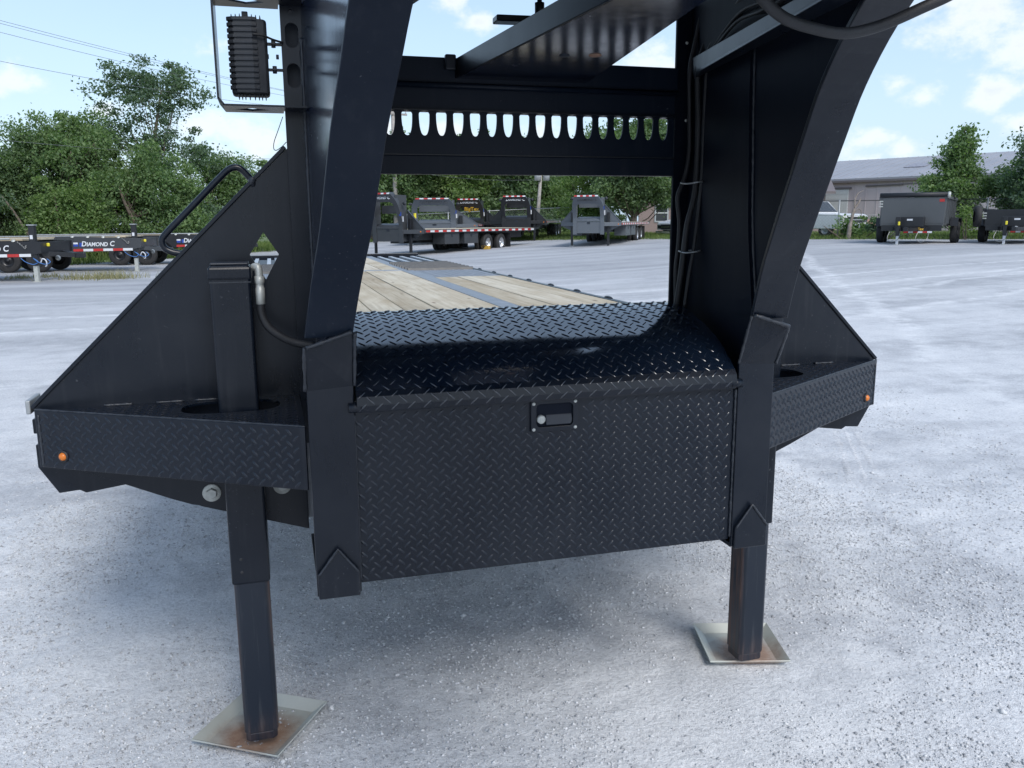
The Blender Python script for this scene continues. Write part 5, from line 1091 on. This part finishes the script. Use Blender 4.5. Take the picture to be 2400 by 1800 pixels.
# ------------------------------------------------------------------ pickup and car behind the fence
def road_car(name, label, cat, loc, rz, L_, Wd, prof, roof, mat, wr=.36, glassy=True):
    """prof: side outline of the lower body, roof: outline of the cabin; x is length (nose at +x)"""
    t = thing(name, label, cat, loc, rz)
    MB().prism([(x, -Wd/2, z) for x, z in prof], (0, Wd, 0)).build('body', mat, t, .05, seg=2)
    cbv = MB().prism([(x, -Wd/2+.10, z) for x, z in roof], (0, Wd-.20, 0)).build('cabin', mat, t, .06)
    xs = [p[0] for p in roof]; zs = [p[1] for p in roof]; zb, zt_ = min(zs), max(zs); xl, xr = min(xs), max(xs)
    for sg in (-1, 1):
        y = sg*(Wd/2-.10); sh_ = (xr-xl)*.16
        MB().prism([(xl+sh_*.5, y, zb+.06), (xr-sh_*.9, y, zb+.06), (xr-sh_*2.0, y, zt_-.08), (xl+sh_*.9, y, zt_-.08)], (0, sg*.012, 0)).build('side_window', M['glass'], t)
        for wx in (prof[0][0]+L_*.19, prof[0][0]+L_*.80): wheel(t, (0, 0, 0), 1, wr, .22, rim='galv')
    ws = [o for o in t.children if o.name.startswith('wheel')]
    i = 0
    for sg in (-1, 1):
        for wx in (prof[0][0]+L_*.19, prof[0][0]+L_*.80):
            ws[i].location = (wx, sg*(Wd/2-.12), wr); ws[i].rotation_euler = (0, 0, sg*math.pi/2); i += 1
    a, b = [p for p in roof if p[1] == zb and p[0] == xr][0], max((p for p in roof if p[1] > zt_-.05), key=lambda p: p[0])
    dx, dz = b[0]-a[0], b[1]-a[1]; l = math.hypot(dx, dz); nx2, nz2 = dz/l, -dx/l
    MB().prism([(a[0]+dx*.12+nx2*.01, -Wd/2+.2, a[1]+dz*.12+nz2*.01), (a[0]+dx*.12+nx2*.01, Wd/2-.2, a[1]+dz*.12+nz2*.01), (a[0]+dx*.9+nx2*.01, Wd/2-.26, a[1]+dz*.9+nz2*.01), (a[0]+dx*.9+nx2*.01, -Wd/2+.26, a[1]+dz*.9+nz2*.01)], (nx2*.008, 0, nz2*.008)).build('windscreen', M['glass'], t)
    nose = max(p[0] for p in prof); zn = max(p[1] for p in prof if p[0] == nose)
    gr = MB().box(nose+.001, nose+.03, -Wd/2+.35, Wd/2-.35, zn-.34, zn-.06).build('grille', M['farblack'], t)
    MB().box(nose+.03, nose+.04, -Wd/2+.38, Wd/2-.38, zn-.22, zn-.18).build('grille_bar', M['chrome'], gr)
    for sg in (-1, 1): MB().box(nose+.0, nose+.03, *sorted((sg*(Wd/2-.33), sg*(Wd/2-.08))), zn-.30, zn-.10).build('headlight', M['glass'], t)
    MB().box(nose, nose+.14, -Wd/2+.02, Wd/2-.02, zn-.62, zn-.42).build('bumper', M['chrome'], t, .03)
    return t
ct = put(25.4, 34.9)
road_car('pickup_truck', 'white pickup truck with chrome grille parked behind the fence by the roller door', 'pickup truck', ct, -R(72), 5.2, 1.95,
  [(-2.6, .5), (-2.6, 1.15), (.9, 1.15), (1.0, 1.18), (2.35, 1.12), (2.55, 1.05), (2.55, .42), (-2.4, .42)], [(-1.0, 1.15), (1.05, 1.15), (.35, 1.78), (-.85, 1.80)], M['carwhite'], .38)
cs_ = put(23.2, 43.2)
road_car('car', 'small white car by the bushes of the mauve house', 'car', cs_, -R(160), 4.1, 1.72,
  [(-2.0, .35), (-2.0, .92), (-1.2, .95), (1.0, .92), (1.9, .78), (2.05, .70), (2.05, .32), (-1.9, .30)], [(-1.7, .93), (1.05, .93), (.35, 1.42), (-1.2, 1.44)], M['carwhite'], .31)
tp_ = thing('tarp_bundle', 'brown tarp covered heap on the ground by the warehouse wall', 'tarp heap', put(28.8, 36.6))
hb = MB(); 
for i in range(9):
    for j in range(6): hb.v.append((i*.42-1.7, j*.3-.8, max(0, .95*math.cos((i-4)/5.2)*math.cos((j-2.5)/2.4)+random.uniform(-.08, .08))+.02))
for i in range(8):
    for j in range(5): hb.f.append([i*6+j, i*6+6+j, i*6+7+j, i*6+1+j]); hb.sm.append(True)
o = hb.build('cover', M['rust'], tp_)

# ------------------------------------------------------------------ chain link fences
def fence(label, pts, h=1.9, railm='galv'):
    t = thing('fence', label, 'fence', (pts[0][0], pts[0][1], float(gz(*pts[0]))), 0, 'chain link fences behind the yard')
    o = Vector((pts[0][0], pts[0][1], float(gz(*pts[0])))); W_ = [Vector((p[0], p[1], float(gz(*p))))-o for p in pts]; wm = MB()
    for a, b in zip(W_[:-1], W_[1:]):
        n = max(1, round((b-a).length/3))
        for k in range(n+1):
            p = a.lerp(b, k/n); MB().tube([p, p+Vector((0, 0, h+.06))], .035, 8).build('post', M['galv'], t)
        MB().tube([a+Vector((0, 0, h)), b+Vector((0, 0, h))], .022, 6).build('top_rail', M[railm], t)
        MB().tube([a+Vector((0, 0, h*.62)), b+Vector((0, 0, h*.62))], .012, 5).build('tension_wire', M['galv'], t)
        d = (b-a).normalized(); LL = (b-a).length; s = .14; m = int((LL+h)/s)
        for k in range(m):
            for sg in (1, -1):
                u0 = k*s-h; u1 = k*s; z0, z1 = (0, h) if sg > 0 else (h, 0)
                c0, c1 = max(u0, 0), min(u1, LL)
                if c1 <= c0: continue
                f0, f1 = (c0-u0)/h, (c1-u0)/h
                wm.tube([a+d*c0+Vector((0, 0, z0+(z1-z0)*f0)), a+d*c1+Vector((0, 0, z0+(z1-z0)*f1))], .0026, 3)
    wm.build('chain_link', M['galv'], t, kind='stuff')
fence('rusty chain link fence running behind the black and grey goosenecks', [(7.5, 50.5), (14.6, 47.5), (19.6, 44.6)], 1.75)
fence('chain link fence with a dark top rail between the dead branch and the dump trailer', [(22.2, 33.3), (26.6, 29.4), (34.5, 24.6)], 1.7, 'steelbar')

# ------------------------------------------------------------------ poles and overhead wires
def pole(label, x, y, h, r, lean=(0, 0), arms=True, cans=0):
    z = float(gz(x, y)); t = thing('utility_pole', label, 'utility pole', (x, y, z), 0, 'utility poles')
    MB().tube([(0, 0, -.2), (lean[0]*.5, lean[1]*.5, h*.5), (lean[0], lean[1], h)], [r, r*.88, r*.72], 12).build('shaft', M['pole'], t)
    if arms:
        for zz_ in (h-.25,):
            ar_ = MB().obox((lean[0], lean[1]-.12, zz_), (1.0, .35, 0), (.02, -.055, 0), (0, 0, .06)).build('crossarm', M['pole'], t)
            for k in (-.92, -.45, .45, .92): MB().lathe([(0, .14), (.04, .12), (.06, .05), (.03, 0)], (lean[0]+k, lean[1]-.12+.35*k, zz_+.06), (0, 0, 1), 8).build('insulator', M['transformer'], ar_)
    for k in range(cans):
        MB().lathe([(0, .62), (.10, .60), (.20, .52), (.21, .50), (.21, 0), (0, 0)], (lean[0]+(-.27 if k == 0 else .30), lean[1]-.10, h-.85), (0, 0, 1), 16).build('transformer', M['transformer'], t)
    return t
pole('tall grey utility pole with a crossarm left of the other under the beam', 7.7, 57.0, 8.75, .17)
pole('leaning weathered utility pole carrying two grey transformer cans', 15.7, 50.0, 4.35, .13, (.38, .1), False, 2)
pole('utility pole out past the left edge carrying the overhead lines', -15.6, 28.6, 8.2, .16)
def wire(label, a, b, sag, r=.008):
    a, b = Vector(a), Vector(b); P = [a.lerp(b, k/24)-Vector((0, 0, 4*sag*(k/24)*(1-k/24))) for k in range(25)]
    o = MB().tube(P, r, 4).build('power_line', M['wire']); return tag(o, label, 'power line', 'overhead power lines')
wire('topmost of the thin overhead lines across the left sky', (-16.4, 28.2, 9.6), (6.9, 56.6, 8.85), .35)
wire('second overhead line, close under the topmost', (-16.1, 28.4, 9.45), (7.4, 56.7, 8.85), .42)
wire('third overhead line, clear below the upper pair', (-15.2, 28.7, 9.0), (8.2, 57.0, 8.80), .6)
wire('lowest of the four upper overhead lines, crossing behind the tall sparse tree', (-14.8, 28.9, 7.75), (8.6, 57.1, 8.70), .75)
wire('low communication line passing just above the bushy trees', (-15.6, 28.5, 4.75), (7.7, 56.8, 5.6), .45)
wire('wire from the far grey pole to the leaning transformer pole', (8.7, 56.9, 4.9), (16.0, 49.9, 4.05), .25)
wire('wire running off to the right behind the light grey gooseneck trailer', (16.1, 49.9, 4.2), (34.0, 48.0, 6.5), .4)
